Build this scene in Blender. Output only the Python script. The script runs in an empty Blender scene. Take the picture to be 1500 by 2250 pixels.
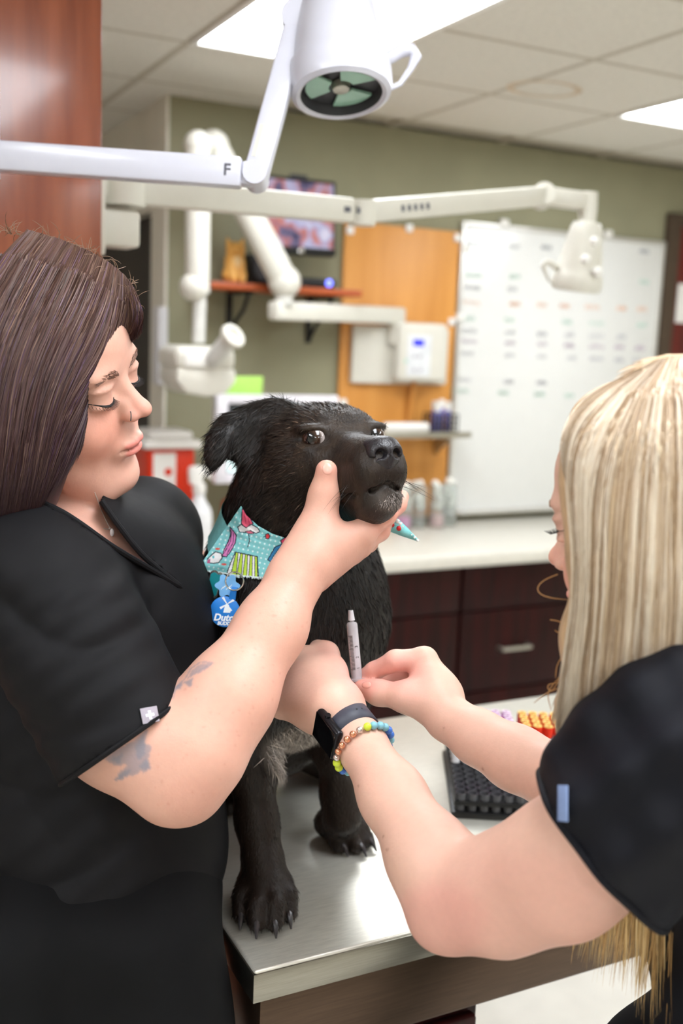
import bpy, bmesh, math, random
import numpy as np
from mathutils import Vector, Matrix

random.seed(7)
RNG = np.random.default_rng(7)
scene = bpy.context.scene
COL = scene.collection

# ------------------------------------------------------------------ camera
F_PX, W_PX, H_PX = 2290.0, 1500, 2250
YAW, PITCH, ROLL = (math.radians(a) for a in (27.1, 9.4, -2.33))
CAM = np.array([0.0, 0.0, 1.61])
_f = np.array([math.sin(YAW) * math.cos(PITCH), math.cos(YAW) * math.cos(PITCH), -math.sin(PITCH)])
_r = np.array([math.cos(YAW), -math.sin(YAW), 0.0])
_d = np.cross(_f, _r)
_c, _s = math.cos(ROLL), math.sin(ROLL)
AXR, AXD, AXF = _c * _r + _s * _d, -_s * _r + _c * _d, _f      # right, down, forward of the view

cam_data = bpy.data.cameras.new('camera')
cam = bpy.data.objects.new('camera', cam_data)
COL.objects.link(cam)
cam_data.sensor_fit = 'VERTICAL'
cam_data.sensor_height = 36.0
cam_data.lens = F_PX / H_PX * 36.0
cam_data.clip_start = 0.05
cam_data.dof.use_dof = True
cam_data.dof.focus_distance = 1.10
cam_data.dof.aperture_fstop = 3.5
mw = Matrix.Identity(4)
for i in range(3):
    mw[i][0], mw[i][1], mw[i][2], mw[i][3] = AXR[i], -AXD[i], -AXF[i], CAM[i]
cam.matrix_world = mw
scene.camera = cam

# ------------------------------------------------------------------ world and exposure
world = bpy.data.worlds.new('world')
scene.world = world
world.use_nodes = True
world.node_tree.nodes['Background'].inputs[0].default_value = (0.97, 0.985, 1.0, 1)
world.node_tree.nodes['Background'].inputs[1].default_value = 0.35
vs = scene.view_settings
vs.view_transform = 'Standard'
vs.look = 'None'
vs.gamma = 1.0
vs.use_curve_mapping = False
vs.exposure = 0.9
PANEL_STRENGTH = 9.0


# ------------------------------------------------------------------ measuring helpers
def ray(x, y):
    return AXR * ((x - 750) / F_PX) + AXD * ((y - 1125) / F_PX) + AXF


def P(x, y, d):
    return CAM + ray(x, y) * d


def onz(x, y, z):
    r = ray(x, y)
    return CAM + r * ((z - CAM[2]) / r[2])


def ony(x, y, Y):
    r = ray(x, y)
    return CAM + r * (Y / r[1])


def V3(v):
    """a direction given as right / down / forward of the view, in world axes"""
    return AXR * v[0] + AXD * v[1] + AXF * v[2]


def unit(v):
    v = np.asarray(v, float)
    return v / np.linalg.norm(v)


# ------------------------------------------------------------------ materials
MATS = {}


def lin(c):
    return tuple((x / 12.92 if x <= 0.04045 else ((x + 0.055) / 1.055) ** 2.4) for x in (v / 255.0 for v in c))


def mat(name, rgb, rough=0.5, metal=0.0, var=0.08, scale=20.0, bump=0.0, bscale=None, stretch=None,
        attr=None, emit=0.0, trans=0.0, ior=1.45, sss=0.0, coat=0.0, aniso=0.0, spec=0.5, sheen=0.0, rvar=0.0,
        alpha=1.0, rgb2=None, detail=4.0):
    """procedural material: sRGB base colour broken up by noise, optional fine relief"""
    if name in MATS:
        return MATS[name]
    m = bpy.data.materials.new(name)
    m.use_nodes = True
    nt = m.node_tree
    b = nt.nodes['Principled BSDF']
    L = nt.links.new
    tc = nt.nodes.new('ShaderNodeTexCoord')
    mp = nt.nodes.new('ShaderNodeMapping')
    L(tc.outputs['Object'], mp.inputs['Vector'])
    if stretch:
        mp.inputs['Scale'].default_value = stretch
    nz = nt.nodes.new('ShaderNodeTexNoise')
    nz.inputs['Scale'].default_value = scale
    nz.inputs['Detail'].default_value = detail
    L(mp.outputs[0], nz.inputs['Vector'])
    mix = nt.nodes.new('ShaderNodeMix')
    mix.data_type = 'RGBA'
    c = lin(rgb)
    if attr:
        at = nt.nodes.new('ShaderNodeAttribute')
        at.attribute_name = attr
        mul = nt.nodes.new('ShaderNodeMix')
        mul.data_type = 'RGBA'
        mul.blend_type = 'MULTIPLY'
        mul.inputs[0].default_value = 1.0
        mix.inputs[6].default_value = (1 - var,) * 3 + (1,)
        mix.inputs[7].default_value = (1 + var,) * 3 + (1,)
        L(at.outputs['Color'], mul.inputs[6])
        L(mix.outputs[2], mul.inputs[7])
        L(nz.outputs['Fac'], mix.inputs[0])
        L(mul.outputs[2], b.inputs['Base Color'])
    else:
        lo = lin(rgb2) if rgb2 else tuple(v * (1 - var) for v in c)
        hi = c if rgb2 else tuple(min(1, v * (1 + var)) for v in c)
        mix.inputs[6].default_value = lo + (1,)
        mix.inputs[7].default_value = hi + (1,)
        rp = nt.nodes.new('ShaderNodeMapRange')
        rp.inputs[1].default_value, rp.inputs[2].default_value = 0.3, 0.7
        L(nz.outputs['Fac'], rp.inputs[0])
        L(rp.outputs[0], mix.inputs[0])
        L(mix.outputs[2], b.inputs['Base Color'])
    b.inputs['Roughness'].default_value = rough
    b.inputs['Metallic'].default_value = metal
    b.inputs['IOR'].default_value = ior
    b.inputs['Specular IOR Level'].default_value = spec
    b.inputs['Transmission Weight'].default_value = trans
    b.inputs['Coat Weight'].default_value = coat
    b.inputs['Coat Roughness'].default_value = 0.12
    b.inputs['Alpha'].default_value = alpha
    if aniso:
        b.inputs['Anisotropic'].default_value = aniso
    if sheen:
        b.inputs['Sheen Weight'].default_value = sheen
        b.inputs['Sheen Roughness'].default_value = 0.4
    if sss:
        b.inputs['Subsurface Weight'].default_value = sss
        b.inputs['Subsurface Radius'].default_value = (1.0, 0.35, 0.2)
        b.inputs['Subsurface Scale'].default_value = 0.006
    if emit:
        b.inputs['Emission Color'].default_value = c + (1,)
        b.inputs['Emission Strength'].default_value = emit
    if rvar:
        mr = nt.nodes.new('ShaderNodeMapRange')
        mr.inputs[3].default_value, mr.inputs[4].default_value = max(0, rough - rvar), rough + rvar
        L(nz.outputs['Fac'], mr.inputs[0])
        L(mr.outputs[0], b.inputs['Roughness'])
    if bump:
        n2 = nt.nodes.new('ShaderNodeTexNoise')
        n2.inputs['Scale'].default_value = bscale or scale
        n2.inputs['Detail'].default_value = 3
        L(mp.outputs[0], n2.inputs['Vector'])
        bp = nt.nodes.new('ShaderNodeBump')
        bp.inputs['Strength'].default_value = bump
        bp.inputs['Distance'].default_value = 0.002
        L(n2.outputs['Fac'], bp.inputs['Height'])
        L(bp.outputs[0], b.inputs['Normal'])
    MATS[name] = m
    return m


# ------------------------------------------------------------------ object helpers
def tag(o, label=None, cat=None, group=None, kind=None):
    if label:
        o['label'] = label
    if cat:
        o['category'] = cat
    if group:
        o['group'] = group
    if kind:
        o['kind'] = kind
    return o


def empty(name, loc=(0, 0, 0), label=None, cat=None, group=None, kind=None):
    o = bpy.data.objects.new(name, None)
    o.empty_display_size = 0.05
    COL.objects.link(o)
    o.location = Vector([float(v) for v in loc])
    return tag(o, label, cat, group, kind)


def link(name, me, material, parent=None, world_coords=True):
    o = bpy.data.objects.new(name, me)
    COL.objects.link(o)
    if material is not None and not me.materials:
        me.materials.append(material)
    if parent is not None:
        o.parent = parent
        if world_coords:                      # mesh was laid out in world axes
            base = Vector((0, 0, 0))
            q = parent
            while q is not None:
                base += q.location
                q = q.parent
            o.location = -base
    return o


def obj(name, bm, material, parent=None, smooth=True, world_coords=True, angle=40):
    bmesh.ops.recalc_face_normals(bm, faces=bm.faces)
    me = bpy.data.meshes.new(name)
    bm.to_mesh(me)
    bm.free()
    if smooth:
        me.polygons.foreach_set('use_smooth', [True] * len(me.polygons))
        me.set_sharp_from_angle(angle=math.radians(angle))
    return link(name, me, material, parent, world_coords)


def raw(name, verts, faces, material, parent=None, colors=None, smooth=True, world_coords=True):
    """mesh straight from numpy arrays (quads or tris), optional colour per vertex"""
    me = bpy.data.meshes.new(name)
    verts = np.asarray(verts, np.float32)
    faces = np.asarray(faces, np.int32)
    n, k = faces.shape
    me.vertices.add(len(verts))
    me.vertices.foreach_set('co', verts.ravel())
    me.loops.add(n * k)
    me.loops.foreach_set('vertex_index', faces.ravel())
    me.polygons.add(n)
    me.polygons.foreach_set('loop_start', np.arange(0, n * k, k, dtype=np.int32))
    me.polygons.foreach_set('loop_total', np.full(n, k, np.int32))
    if smooth:
        me.polygons.foreach_set('use_smooth', np.ones(n, bool))
    me.update(calc_edges=True)
    me.validate()
    if colors is not None:
        a = me.color_attributes.new('Col', 'FLOAT_COLOR', 'POINT')
        c4 = np.ones((len(verts), 4), np.float32)
        c4[:, :3] = colors
        a.data.foreach_set('color', c4.ravel())
    return link(name, me, material, parent, world_coords)


def copy_tree(o, parent=None):
    c = o.copy()
    COL.objects.link(c)
    c.parent = parent
    for ch in o.children:
        copy_tree(ch, c)
    return c


def BM():
    return bmesh.new()


def _mx(bm, geom_verts, M):
    bmesh.ops.transform(bm, matrix=M, verts=geom_verts)


def frame(origin, x=None, y=None, z=None):
    """4x4 from an origin and two of the axes"""
    if z is None:
        x, y = unit(x), np.asarray(y, float)
        y = unit(y - x * np.dot(x, y)); z = np.cross(x, y)
    elif y is None:
        z, x = unit(z), np.asarray(x, float)
        x = unit(x - z * np.dot(x, z)); y = np.cross(z, x)
    else:
        z, y = unit(z), np.asarray(y, float)
        y = unit(y - z * np.dot(y, z)); x = np.cross(y, z)
    M = Matrix.Identity(4)
    for i in range(3):
        M[i][0], M[i][1], M[i][2], M[i][3] = x[i], y[i], z[i], float(origin[i])
    return M


def box(bm, lo, hi, bevel=0.0, M=None, seg=2):
    b2 = bmesh.new()
    lo, hi = Vector([float(v) for v in lo]), Vector([float(v) for v in hi])
    bmesh.ops.create_cube(b2, size=1.0)
    sz = hi - lo
    for v in b2.verts:
        v.co = Vector((v.co.x * sz.x, v.co.y * sz.y, v.co.z * sz.z)) + (lo + hi) / 2
    if bevel:
        bmesh.ops.bevel(b2, geom=b2.edges[:], offset=bevel, segments=seg, affect='EDGES', profile=0.5)
    if M is not None:
        bmesh.ops.transform(b2, matrix=M, verts=b2.verts)
    return merge(bm, b2)


def merge(bm, b2):
    me = bpy.data.meshes.new('tmp')
    b2.to_mesh(me)
    b2.free()
    bm.from_mesh(me)
    bpy.data.meshes.remove(me)
    return bm


def lathe(bm, prof, M=None, seg=28, cap=True):
    """revolve (radius, z) pairs about z"""
    b2 = bmesh.new()
    rings = []
    for r, z in prof:
        rings.append([b2.verts.new((r * math.cos(2 * math.pi * i / seg), r * math.sin(2 * math.pi * i / seg), z))
                      for i in range(seg)])
    for a, b in zip(rings, rings[1:]):
        for i in range(seg):
            j = (i + 1) % seg
            b2.faces.new((a[i], a[j], b[j], b[i]))
    if cap:
        if prof[0][0] > 1e-6:
            b2.faces.new(rings[0][::-1])
        if prof[-1][0] > 1e-6:
            b2.faces.new(rings[-1])
    bmesh.ops.remove_doubles(b2, verts=b2.verts, dist=1e-6)
    if M is not None:
        bmesh.ops.transform(b2, matrix=M, verts=b2.verts)
    return merge(bm, b2)


def tube(bm, pts, r, seg=10, closed=False, up=(0, 0, 1)):
    """round bar along a polyline; r may be a list"""
    pts = [np.asarray(p, float) for p in pts]
    n = len(pts)
    rs = r if hasattr(r, '__len__') else [r] * n
    b2 = bmesh.new()
    rings = []
    prev = None
    for i, p in enumerate(pts):
        a = pts[i - 1] if (i > 0 or closed) else p
        b = pts[(i + 1) % n] if (i < n - 1 or closed) else p
        t = unit(b - a)
        if prev is None:
            ref = np.asarray(up, float)
            if abs(np.dot(ref, t)) > 0.95:
                ref = np.array([1.0, 0, 0])
            s = unit(np.cross(t, ref))
        else:
            s = unit(prev - t * np.dot(prev, t))
        prev = s
        w = np.cross(t, s)
        rings.append([b2.verts.new(p + rs[i] * (math.cos(2 * math.pi * k / seg) * s + math.sin(2 * math.pi * k / seg) * w))
                      for k in range(seg)])
    m = n if closed else n - 1
    for i in range(m):
        a, b = rings[i], rings[(i + 1) % n]
        for k in range(seg):
            j = (k + 1) % seg
            b2.faces.new((a[k], a[j], b[j], b[k]))
    if not closed:
        b2.faces.new(rings[0][::-1])
        b2.faces.new(rings[-1])
    return merge(bm, b2)


def bar(bm, a, b, w, h, bevel=0.004, up=(0, 0, 1), ext=0.0):
    """rectangular bar from a to b, w across, h along up"""
    a, b = np.asarray(a, float), np.asarray(b, float)
    t = unit(b - a)
    Lh = np.linalg.norm(b - a) / 2 + ext
    M = frame((a + b) / 2, x=t, y=np.cross(np.asarray(up, float), t))
    return box(bm, (-Lh, -w / 2, -h / 2), (Lh, w / 2, h / 2), bevel, M)


def prism(bm, poly, depth, M=None, bevel=0.0):
    """polygon in x/y pulled along z by depth"""
    b2 = bmesh.new()
    f = b2.faces.new([b2.verts.new((p[0], p[1], 0)) for p in poly])
    r = bmesh.ops.extrude_face_region(b2, geom=[f])
    for v in r['geom']:
        if isinstance(v, bmesh.types.BMVert):
            v.co.z += depth
    if bevel:
        bmesh.ops.bevel(b2, geom=b2.edges[:], offset=bevel, segments=2, affect='EDGES', profile=0.5)
    if M is not None:
        bmesh.ops.transform(b2, matrix=M, verts=b2.verts)
    return merge(bm, b2)


def ball(bm, c, r, seg=16, rings=10, scale=(1, 1, 1), M=None):
    b2 = bmesh.new()
    bmesh.ops.create_uvsphere(b2, u_segments=seg, v_segments=rings, radius=r)
    for v in b2.verts:
        v.co = Vector((v.co.x * scale[0], v.co.y * scale[1], v.co.z * scale[2]))
    if M is not None:
        bmesh.ops.transform(b2, matrix=M, verts=b2.verts)
    bmesh.ops.translate(b2, vec=Vector([float(v) for v in c]), verts=b2.verts)
    return merge(bm, b2)


def text_mesh(name, s, size, M, material, parent, depth=0.0, shear=0.0, bold=0.0, align='CENTER'):
    cu = bpy.data.curves.new('lettering', 'FONT')
    cu.body = s
    cu.size = size
    cu.align_x = align
    cu.align_y = 'CENTER'
    cu.extrude = depth
    cu.shear = shear
    cu.offset = bold
    cu.resolution_u = 3
    o = bpy.data.objects.new('lettering', cu)
    COL.objects.link(o)
    dg = bpy.context.evaluated_depsgraph_get()
    dg.update()
    me = bpy.data.meshes.new_from_object(o.evaluated_get(dg))
    bpy.data.objects.remove(o)
    bpy.data.curves.remove(cu)
    me.transform(M)
    me.materials.clear()
    return link(name, me, material, parent)


# ------------------------------------------------------------------ sculpting: smooth-blended volumes to one skin
class Clay:
    """rounded cones and ellipsoids blended into one surface (surface nets)"""

    def __init__(self):
        self.pr = []
        self.warp = None

    def cone(self, a, b, ra, rb, k=0.012, op=1, flat=None):
        """tapered capsule; flat=(axis, factor) squashes the section along an axis"""
        self.pr.append(('c', np.asarray(a, float), np.asarray(b, float), ra, rb, k, op, flat))

    def chain(self, pts, rs, k=0.012, op=1, flat=None):
        for i in range(len(pts) - 1):
            self.cone(pts[i], pts[i + 1], rs[i], rs[i + 1], k, op, flat)

    def ell(self, c, r, R=None, k=0.012, op=1):
        """ellipsoid; R rows are its axes"""
        self.pr.append(('e', np.asarray(c, float), np.asarray(r, float), np.eye(3) if R is None else np.asarray(R), None, k, op, None))

    @staticmethod
    def _d(pr, p):
        if pr[0] == 'c':
            _, a, b, ra, rb, k, op, flat = pr
            if flat is not None:
                ax, fac = flat
                t = (p - a) @ ax
                p = p + np.outer(t, ax) * (1.0 / fac - 1.0)
                tb = (b - a) @ ax
                b = b + ax * tb * (1.0 / fac - 1.0)
            ba = b - a
            h = np.clip(((p - a) @ ba) / max(ba @ ba, 1e-12), 0, 1)
            q = p - a - h[:, None] * ba
            d = np.sqrt((q * q).sum(1)) - (ra + (rb - ra) * h)
            if flat is not None and flat[1] < 1:
                d = d * (0.5 + 0.5 * flat[1])
            return d
        _, c, r, R, _, k, op, _ = pr
        q = (p - c) @ R.T
        k0 = np.sqrt(((q / r) ** 2).sum(1)) + 1e-9
        k1 = np.sqrt(((q / (r * r)) ** 2).sum(1)) + 1e-9
        return k0 * (k0 - 1.0) / k1

    def dist(self, p, prs=None):
        d = np.full(len(p), 1.0)
        for pr in (self.pr if prs is None else prs):
            di = self._d(pr, p)
            k = max(pr[5], 1e-5)
            if pr[6] > 0:
                h = np.clip(0.5 + 0.5 * (d - di) / k, 0, 1)
                d = d + (di - d) * h - k * h * (1 - h)
            else:
                h = np.clip(0.5 - 0.5 * (d + di) / k, 0, 1)
                d = d + (-di - d) * h + k * h * (1 - h)
        if self.warp is not None:
            d = d + self.warp(p)
        return d

    def hit(self, px, py, d0=0.6, d1=2.2, off=0.0):
        """first point of the surface seen along a sight line, lifted by off"""
        r = ray(px, py)
        L = np.linalg.norm(r)
        t = np.linspace(d0, d1, 90)
        s = self.dist(CAM + r[None] * t[:, None])
        i = np.argmax(s < off)
        if not (s < off).any():
            i = int(np.argmin(s))
            return CAM + r * t[i]
        if i > 0:
            t = np.linspace(t[i - 1], t[i], 10)
            s = self.dist(CAM + r[None] * t[:, None])
            i = int(np.argmax(s < off))
        if i > 0:
            f = (s[i - 1] - off) / (s[i - 1] - s[i])
            return CAM + r * (t[i - 1] + f * (t[i] - t[i - 1]))
        return CAM + r * t[i]

    def grad(self, p, h=0.002):
        p = np.atleast_2d(p)
        g = np.stack([self.dist(p + np.eye(3)[i] * h) - self.dist(p - np.eye(3)[i] * h) for i in range(3)], 1)
        return g / (np.linalg.norm(g, axis=1, keepdims=True) + 1e-12)

    def mesh(self, vox, N=16, relax=1):
        lo, hi = np.full(3, 1e9), np.full(3, -1e9)
        for pr in self.pr:
            if pr[6] < 0:
                continue
            if pr[0] == 'c':
                m = max(pr[3], pr[4]) * (1.0 if pr[7] is None else max(1.0, pr[7][1])) + pr[5]
                for q in (pr[1], pr[2]):
                    lo, hi = np.minimum(lo, q - m), np.maximum(hi, q + m)
            else:
                m = np.abs(pr[3].T * pr[2]).sum(1) + pr[5] * 0.3
                lo, hi = np.minimum(lo, pr[1] - m), np.maximum(hi, pr[1] + m)
        lo = lo - 2 * vox
        nb = np.ceil((hi + 2 * vox - lo) / (N * vox)).astype(int)
        idx = np.stack(np.meshgrid(*[np.arange(n) for n in nb], indexing='ij'), -1).reshape(-1, 3)
        cen = lo + (idx + 0.5) * N * vox
        half = N * vox * 0.5 * math.sqrt(3)
        near = np.abs(self.dist(cen)) < half * 1.4 + 0.008
        idx, cen = idx[near], cen[near]
        pd = np.stack([self._d(pr, cen) for pr in self.pr], 1)
        ks = np.array([pr[5] for pr in self.pr])
        use = pd < half * 1.2 + 1.3 * ks + 0.006
        g = np.arange(-1, N + 1)
        G = np.stack(np.meshgrid(g, g, g, indexing='ij'), -1).reshape(-1, 3)
        n1 = N + 2
        verts, keys, quads = [], [], []
        gdim = nb * N + 4

        def key(c):
            return (c[:, 0].astype(np.int64) * gdim[1] + c[:, 1]) * gdim[2] + c[:, 2]
        for bi in range(len(idx)):
            prs = [self.pr[j] for j in np.nonzero(use[bi])[0]]
            if not prs:
                continue
            gi = G + idx[bi] * N
            d = self.dist(lo + gi * vox, prs).reshape(n1, n1, n1)
            s = d < 0
            if s.all() or not s.any():
                continue
            # cells
            corners = [(i, j, k) for i in (0, 1) for j in (0, 1) for k in (0, 1)]
            cs = np.stack([s[i:n1 - 1 + i, j:n1 - 1 + j, k:n1 - 1 + k] for i, j, k in corners], 0)
            act = cs.any(0) & ~cs.all(0)
            ci = np.argwhere(act)
            if len(ci) == 0:
                continue
            dv = np.stack([d[ci[:, 0] + i, ci[:, 1] + j, ci[:, 2] + k] for i, j, k in corners], 1)
            acc = np.zeros((len(ci), 3)); cnt = np.zeros(len(ci))
            co = np.array(corners, float)
            for a in range(8):
                for b in range(a + 1, 8):
                    if sum(abs(co[a] - co[b])) != 1:
                        continue
                    cr = (dv[:, a] < 0) != (dv[:, b] < 0)
                    t = np.where(cr, dv[:, a] / np.where(cr, dv[:, a] - dv[:, b], 1), 0)
                    acc += np.where(cr[:, None], co[a] + t[:, None] * (co[b] - co[a]), 0)
                    cnt += cr
            pos = acc / cnt[:, None] + ci
            gc = ci - 1 + idx[bi] * N
            verts.append(lo + (pos - 1 + idx[bi] * N) * vox)
            keys.append(key(gc + 1))
            # quads: edges starting at points 1..N of this block
            for ax in range(3):
                o = [0, 0, 0]; o[ax] = 1
                A = s[1:N + 1, 1:N + 1, 1:N + 1]
                B = s[1 + o[0]:N + 1 + o[0], 1 + o[1]:N + 1 + o[1], 1 + o[2]:N + 1 + o[2]]
                e = np.argwhere(A != B) + 1
                if len(e) == 0:
                    continue
                inside = s[e[:, 0], e[:, 1], e[:, 2]]
                u, v = [(1, 2), (2, 0), (0, 1)][ax]
                ge = e - 1 + idx[bi] * N
                q = []
                for du, dv_ in ((0, 0), (-1, 0), (-1, -1), (0, -1)):
                    c = ge.copy(); c[:, u] += du; c[:, v] += dv_
                    q.append(key(c + 1))
                q = np.stack(q, 1)
                q[~inside] = q[~inside][:, ::-1]
                quads.append(q)
        verts = np.concatenate(verts); keys = np.concatenate(keys); quads = np.concatenate(quads)
        uk, first = np.unique(keys, return_index=True)
        V = verts[first]
        Q = np.searchsorted(uk, quads)
        Q = np.minimum(Q, len(uk) - 1)
        ok = (uk[Q] == quads).all(1)
        Q = Q[ok]
        for _ in range(relax):
            V = smooth(V, Q)
        return V, Q


def largest(V, Q):
    """keep the one biggest connected surface"""
    lab = np.arange(len(V))
    while True:
        m = lab[Q].min(1)
        new = lab.copy()
        for i in range(Q.shape[1]):
            np.minimum.at(new, Q[:, i], m)
        new = new[new]
        new = new[new]
        if (new == lab).all():
            break
        lab = new
    big = np.bincount(lab[Q[:, 0]]).argmax()
    keep = lab[Q[:, 0]] == big
    used = np.unique(Q[keep])
    mp = np.zeros(len(V), int); mp[used] = np.arange(len(used))
    return V[used], mp[Q[keep]]


def smooth(V, Q, w=0.5):
    acc = np.zeros_like(V); cnt = np.zeros(len(V))
    k = Q.shape[1]
    for i in range(k):
        a, b = Q[:, i], Q[:, (i + 1) % k]
        for c in range(3):
            acc[:, c] += np.bincount(a, V[b, c], len(V)) + np.bincount(b, V[a, c], len(V))
        cnt += np.bincount(a, minlength=len(V)) + np.bincount(b, minlength=len(V))
    cnt = np.maximum(cnt, 1)
    return V + w * (acc / cnt[:, None] - V)


def normals(V, Q):
    n = np.cross(V[Q[:, 2]] - V[Q[:, 0]], V[Q[:, 3 if Q.shape[1] == 4 else 1]] - V[Q[:, 1 if Q.shape[1] == 4 else 0]])
    N = np.zeros_like(V)
    for i in range(Q.shape[1]):
        for c in range(3):
            N[:, c] += np.bincount(Q[:, i], n[:, c], len(V))
    return N / (np.linalg.norm(N, axis=1, keepdims=True) + 1e-12)


def blob(p, c, r, soft=1.0):
    """soft mask: 1 inside an ellipsoid of radii r about c, fading outside"""
    q = np.sqrt((((p - np.asarray(c)) / np.asarray(r)) ** 2).sum(1))
    return np.clip((1 + soft - q) / soft, 0, 1) ** 2 * (3 - 2 * np.clip((1 + soft - q) / soft, 0, 1))


def wob(p, s, seed=0):
    """cheap smooth 3-D wobble in -1..1"""
    r = np.random.default_rng(seed)
    out = np.zeros(len(p))
    for i in range(6):
        d = r.normal(size=3); d /= np.linalg.norm(d)
        out += np.sin(p @ d * s * (0.6 + 0.9 * r.random()) + r.random() * 6.28)
    return out / 6 * 1.6


def mixc(C, m, col):
    return C + (np.asarray(col)[None] - C) * m[:, None]


def ribbons(paths, width, nrm, cols=None, taper=True, tip=0.15):
    """flat strands: paths (S,K,3), width (S,), facing normal (S,K,3) or (3,)"""
    S, K, _ = paths.shape
    t = np.gradient(paths, axis=1)
    nrm = np.broadcast_to(nrm, paths.shape)
    side = np.cross(t, nrm)
    side /= (np.linalg.norm(side, axis=2, keepdims=True) + 1e-9)
    prof = np.ones(K)
    if taper:
        u = np.linspace(0, 1, K)
        prof = np.minimum(1, (1 - u) * 3 + tip)
    w = np.asarray(width)[:, None, None] * prof[None, :, None] * 0.5
    V = np.stack([paths - side * w, paths + side * w], 2).reshape(-1, 3)
    base = (np.arange(S)[:, None] * K + np.arange(K - 1)[None]).ravel() * 2
    Q = np.stack([base, base + 1, base + 3, base + 2], 1)
    C = None
    if cols is not None:
        cols = np.asarray(cols)
        if cols.ndim == 2:
            cols = np.repeat(cols[:, None], K, 1)
        C = np.repeat(cols.reshape(-1, 3), 2, 0)
    return V, Q, C


class Fr:
    """local frame: x, y, z axes in world, origin o; call to map local points"""

    def __init__(self, o, x, y, z):
        self.o = np.asarray(o, float)
        self.A = np.stack([unit(x), unit(y), unit(z)])

    def __call__(self, x, y, z):
        return self.o + np.array([x, y, z]) @ self.A

    def loc(self, p):
        return (p - self.o) @ self.A.T

    def ell(self, C, c, r, k=0.01, op=1, tilt=None):
        R = self.A
        if tilt is not None:                      # extra turn about a local axis: (axis, degrees)
            ax, dg = tilt
            Rt = np.array(Matrix.Rotation(math.radians(dg), 3, 'XYZ'[ax]))
            R = Rt.T @ self.A
        C.ell(self(*c), r, R, k, op)

    def cone(self, C, a, b, ra, rb, k=0.01, op=1, flat=None):
        if flat is not None:
            flat = (self.A[flat[0]], flat[1])
        C.cone(self(*a), self(*b), ra, rb, k, op, flat)


def head_frame(o, fwd, left_hint):
    """x = the creature's left, y = forward, z = up"""
    y = unit(fwd)
    x = np.asarray(left_hint, float)
    x = unit(x - y * np.dot(x, y))
    z = np.cross(y, -x)                           # forward x left mirrored -> up
    z = np.cross(-x, y) * 1.0
    return Fr(o, x, y, z)


def inpoly(P2, poly):
    poly = np.asarray(poly, float)
    x, y = P2[:, 0], P2[:, 1]
    ins = np.zeros(len(P2), bool)
    j = len(poly) - 1
    for i in range(len(poly)):
        xi, yi, xj, yj = *poly[i], *poly[j]
        c = ((yi > y) != (yj > y)) & (x < (xj - xi) * (y - yi) / (yj - yi + 1e-12) + xi)
        ins ^= c
        j = i
    return ins


def nearline(P2, pts, w):
    pts = np.asarray(pts, float)
    m = np.zeros(len(P2), bool)
    for a, b in zip(pts[:-1], pts[1:]):
        ab = b - a
        h = np.clip(((P2 - a) @ ab) / max(ab @ ab, 1e-9), 0, 1)
        q = P2 - a - h[:, None] * ab
        m |= (q * q).sum(1) < w * w
    return m


def to_px(p):
    q = p - CAM
    d = q @ AXF
    return np.stack([q @ AXR / d * F_PX + 750, q @ AXD / d * F_PX + 1125], 1)


def fur(V, Q, n, flow, length, width, lift, color, seed, jitter=0.25, K=3, mask=None, spread=0.3):
    """short hairs rooted on a surface"""
    r = np.random.default_rng(seed)
    a = V[Q[:, 0]]; 
    area = np.linalg.norm(np.cross(V[Q[:, 1]] - a, V[Q[:, 3]] - a), axis=1)
    if mask is not None:
        area = area * mask((V[Q[:, 0]] + V[Q[:, 2]]) / 2)
    f = r.choice(len(Q), n, p=area / area.sum())
    w = r.random((n, 2))
    p = a[f] + (V[Q[f, 1]] - a[f]) * w[:, :1] + (V[Q[f, 3]] - a[f]) * w[:, 1:]
    N = normals(V, Q)[Q[f, 0]]
    t = flow(p, N) + r.normal(size=(n, 3)) * jitter
    t = t - N * (t * N).sum(1)[:, None]
    t /= np.linalg.norm(t, axis=1, keepdims=True) + 1e-9
    L = length(p) * r.uniform(0.6, 1.25, n)
    lf = lift * r.uniform(0.5, 1.4, n)
    u = np.linspace(0, 1, K)
    path = p[:, None] + (t * L[:, None])[:, None] * u[None, :, None] + (N * (L * lf)[:, None])[:, None] * (u * (1.35 - 0.6 * u))[None, :, None] - N[:, None] * 0.001
    # turn the flat of each hair to a random side so that edges show from any view
    s = N + r.normal(size=(n, 3)) * 0.7
    c = color(p) * np.exp(r.normal(size=n) * spread)[:, None]
    return ribbons(path, np.full(n, width) * r.uniform(0.7, 1.3, n), s[:, None].repeat(K, 1), c)


# ------------------------------------------------------------------ the room
WALL_Y, CEIL, COUNTER_Z, TABLE_Z = 3.75, 2.44, 0.86, 0.92
X0, X1, Y0, Y1 = -2.15, 4.70, -2.20, 5.18
CX = 1.17                                      # outer corner where the green wall ends

M_green = mat('olive_wall_paint', (146, 143, 116), 0.75, var=0.05, scale=6, bump=0.05, bscale=300)
M_cream = mat('cream_wall_paint', (224, 220, 206), 0.7, var=0.04, scale=6, bump=0.05, bscale=300)
M_floor = mat('vinyl_floor', (228, 224, 214), 0.35, var=0.05, scale=9, bump=0.03, bscale=120)
M_tile = mat('ceiling_tile_board', (222, 218, 208), 0.9, var=0.05, scale=60, bump=0.25, bscale=250)
M_grid = mat('ceiling_grid_metal', (186, 178, 162), 0.6, var=0.03)
M_mahog = mat('dark_mahogany', (48, 9, 8), 0.4, var=0.5, scale=5, stretch=(9, 9, 0.7), spec=0.22, rgb2=(25, 5, 4))
M_cherry = mat('cherry_wood', (156, 84, 54), 0.24, var=0.3, scale=4, stretch=(8, 8, 0.6), coat=0.4, rgb2=(124, 60, 38))
M_darkdoor = mat('dark_door_wood', (26, 14, 11), 0.5, var=0.3, scale=4, stretch=(8, 8, 0.6))
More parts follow.
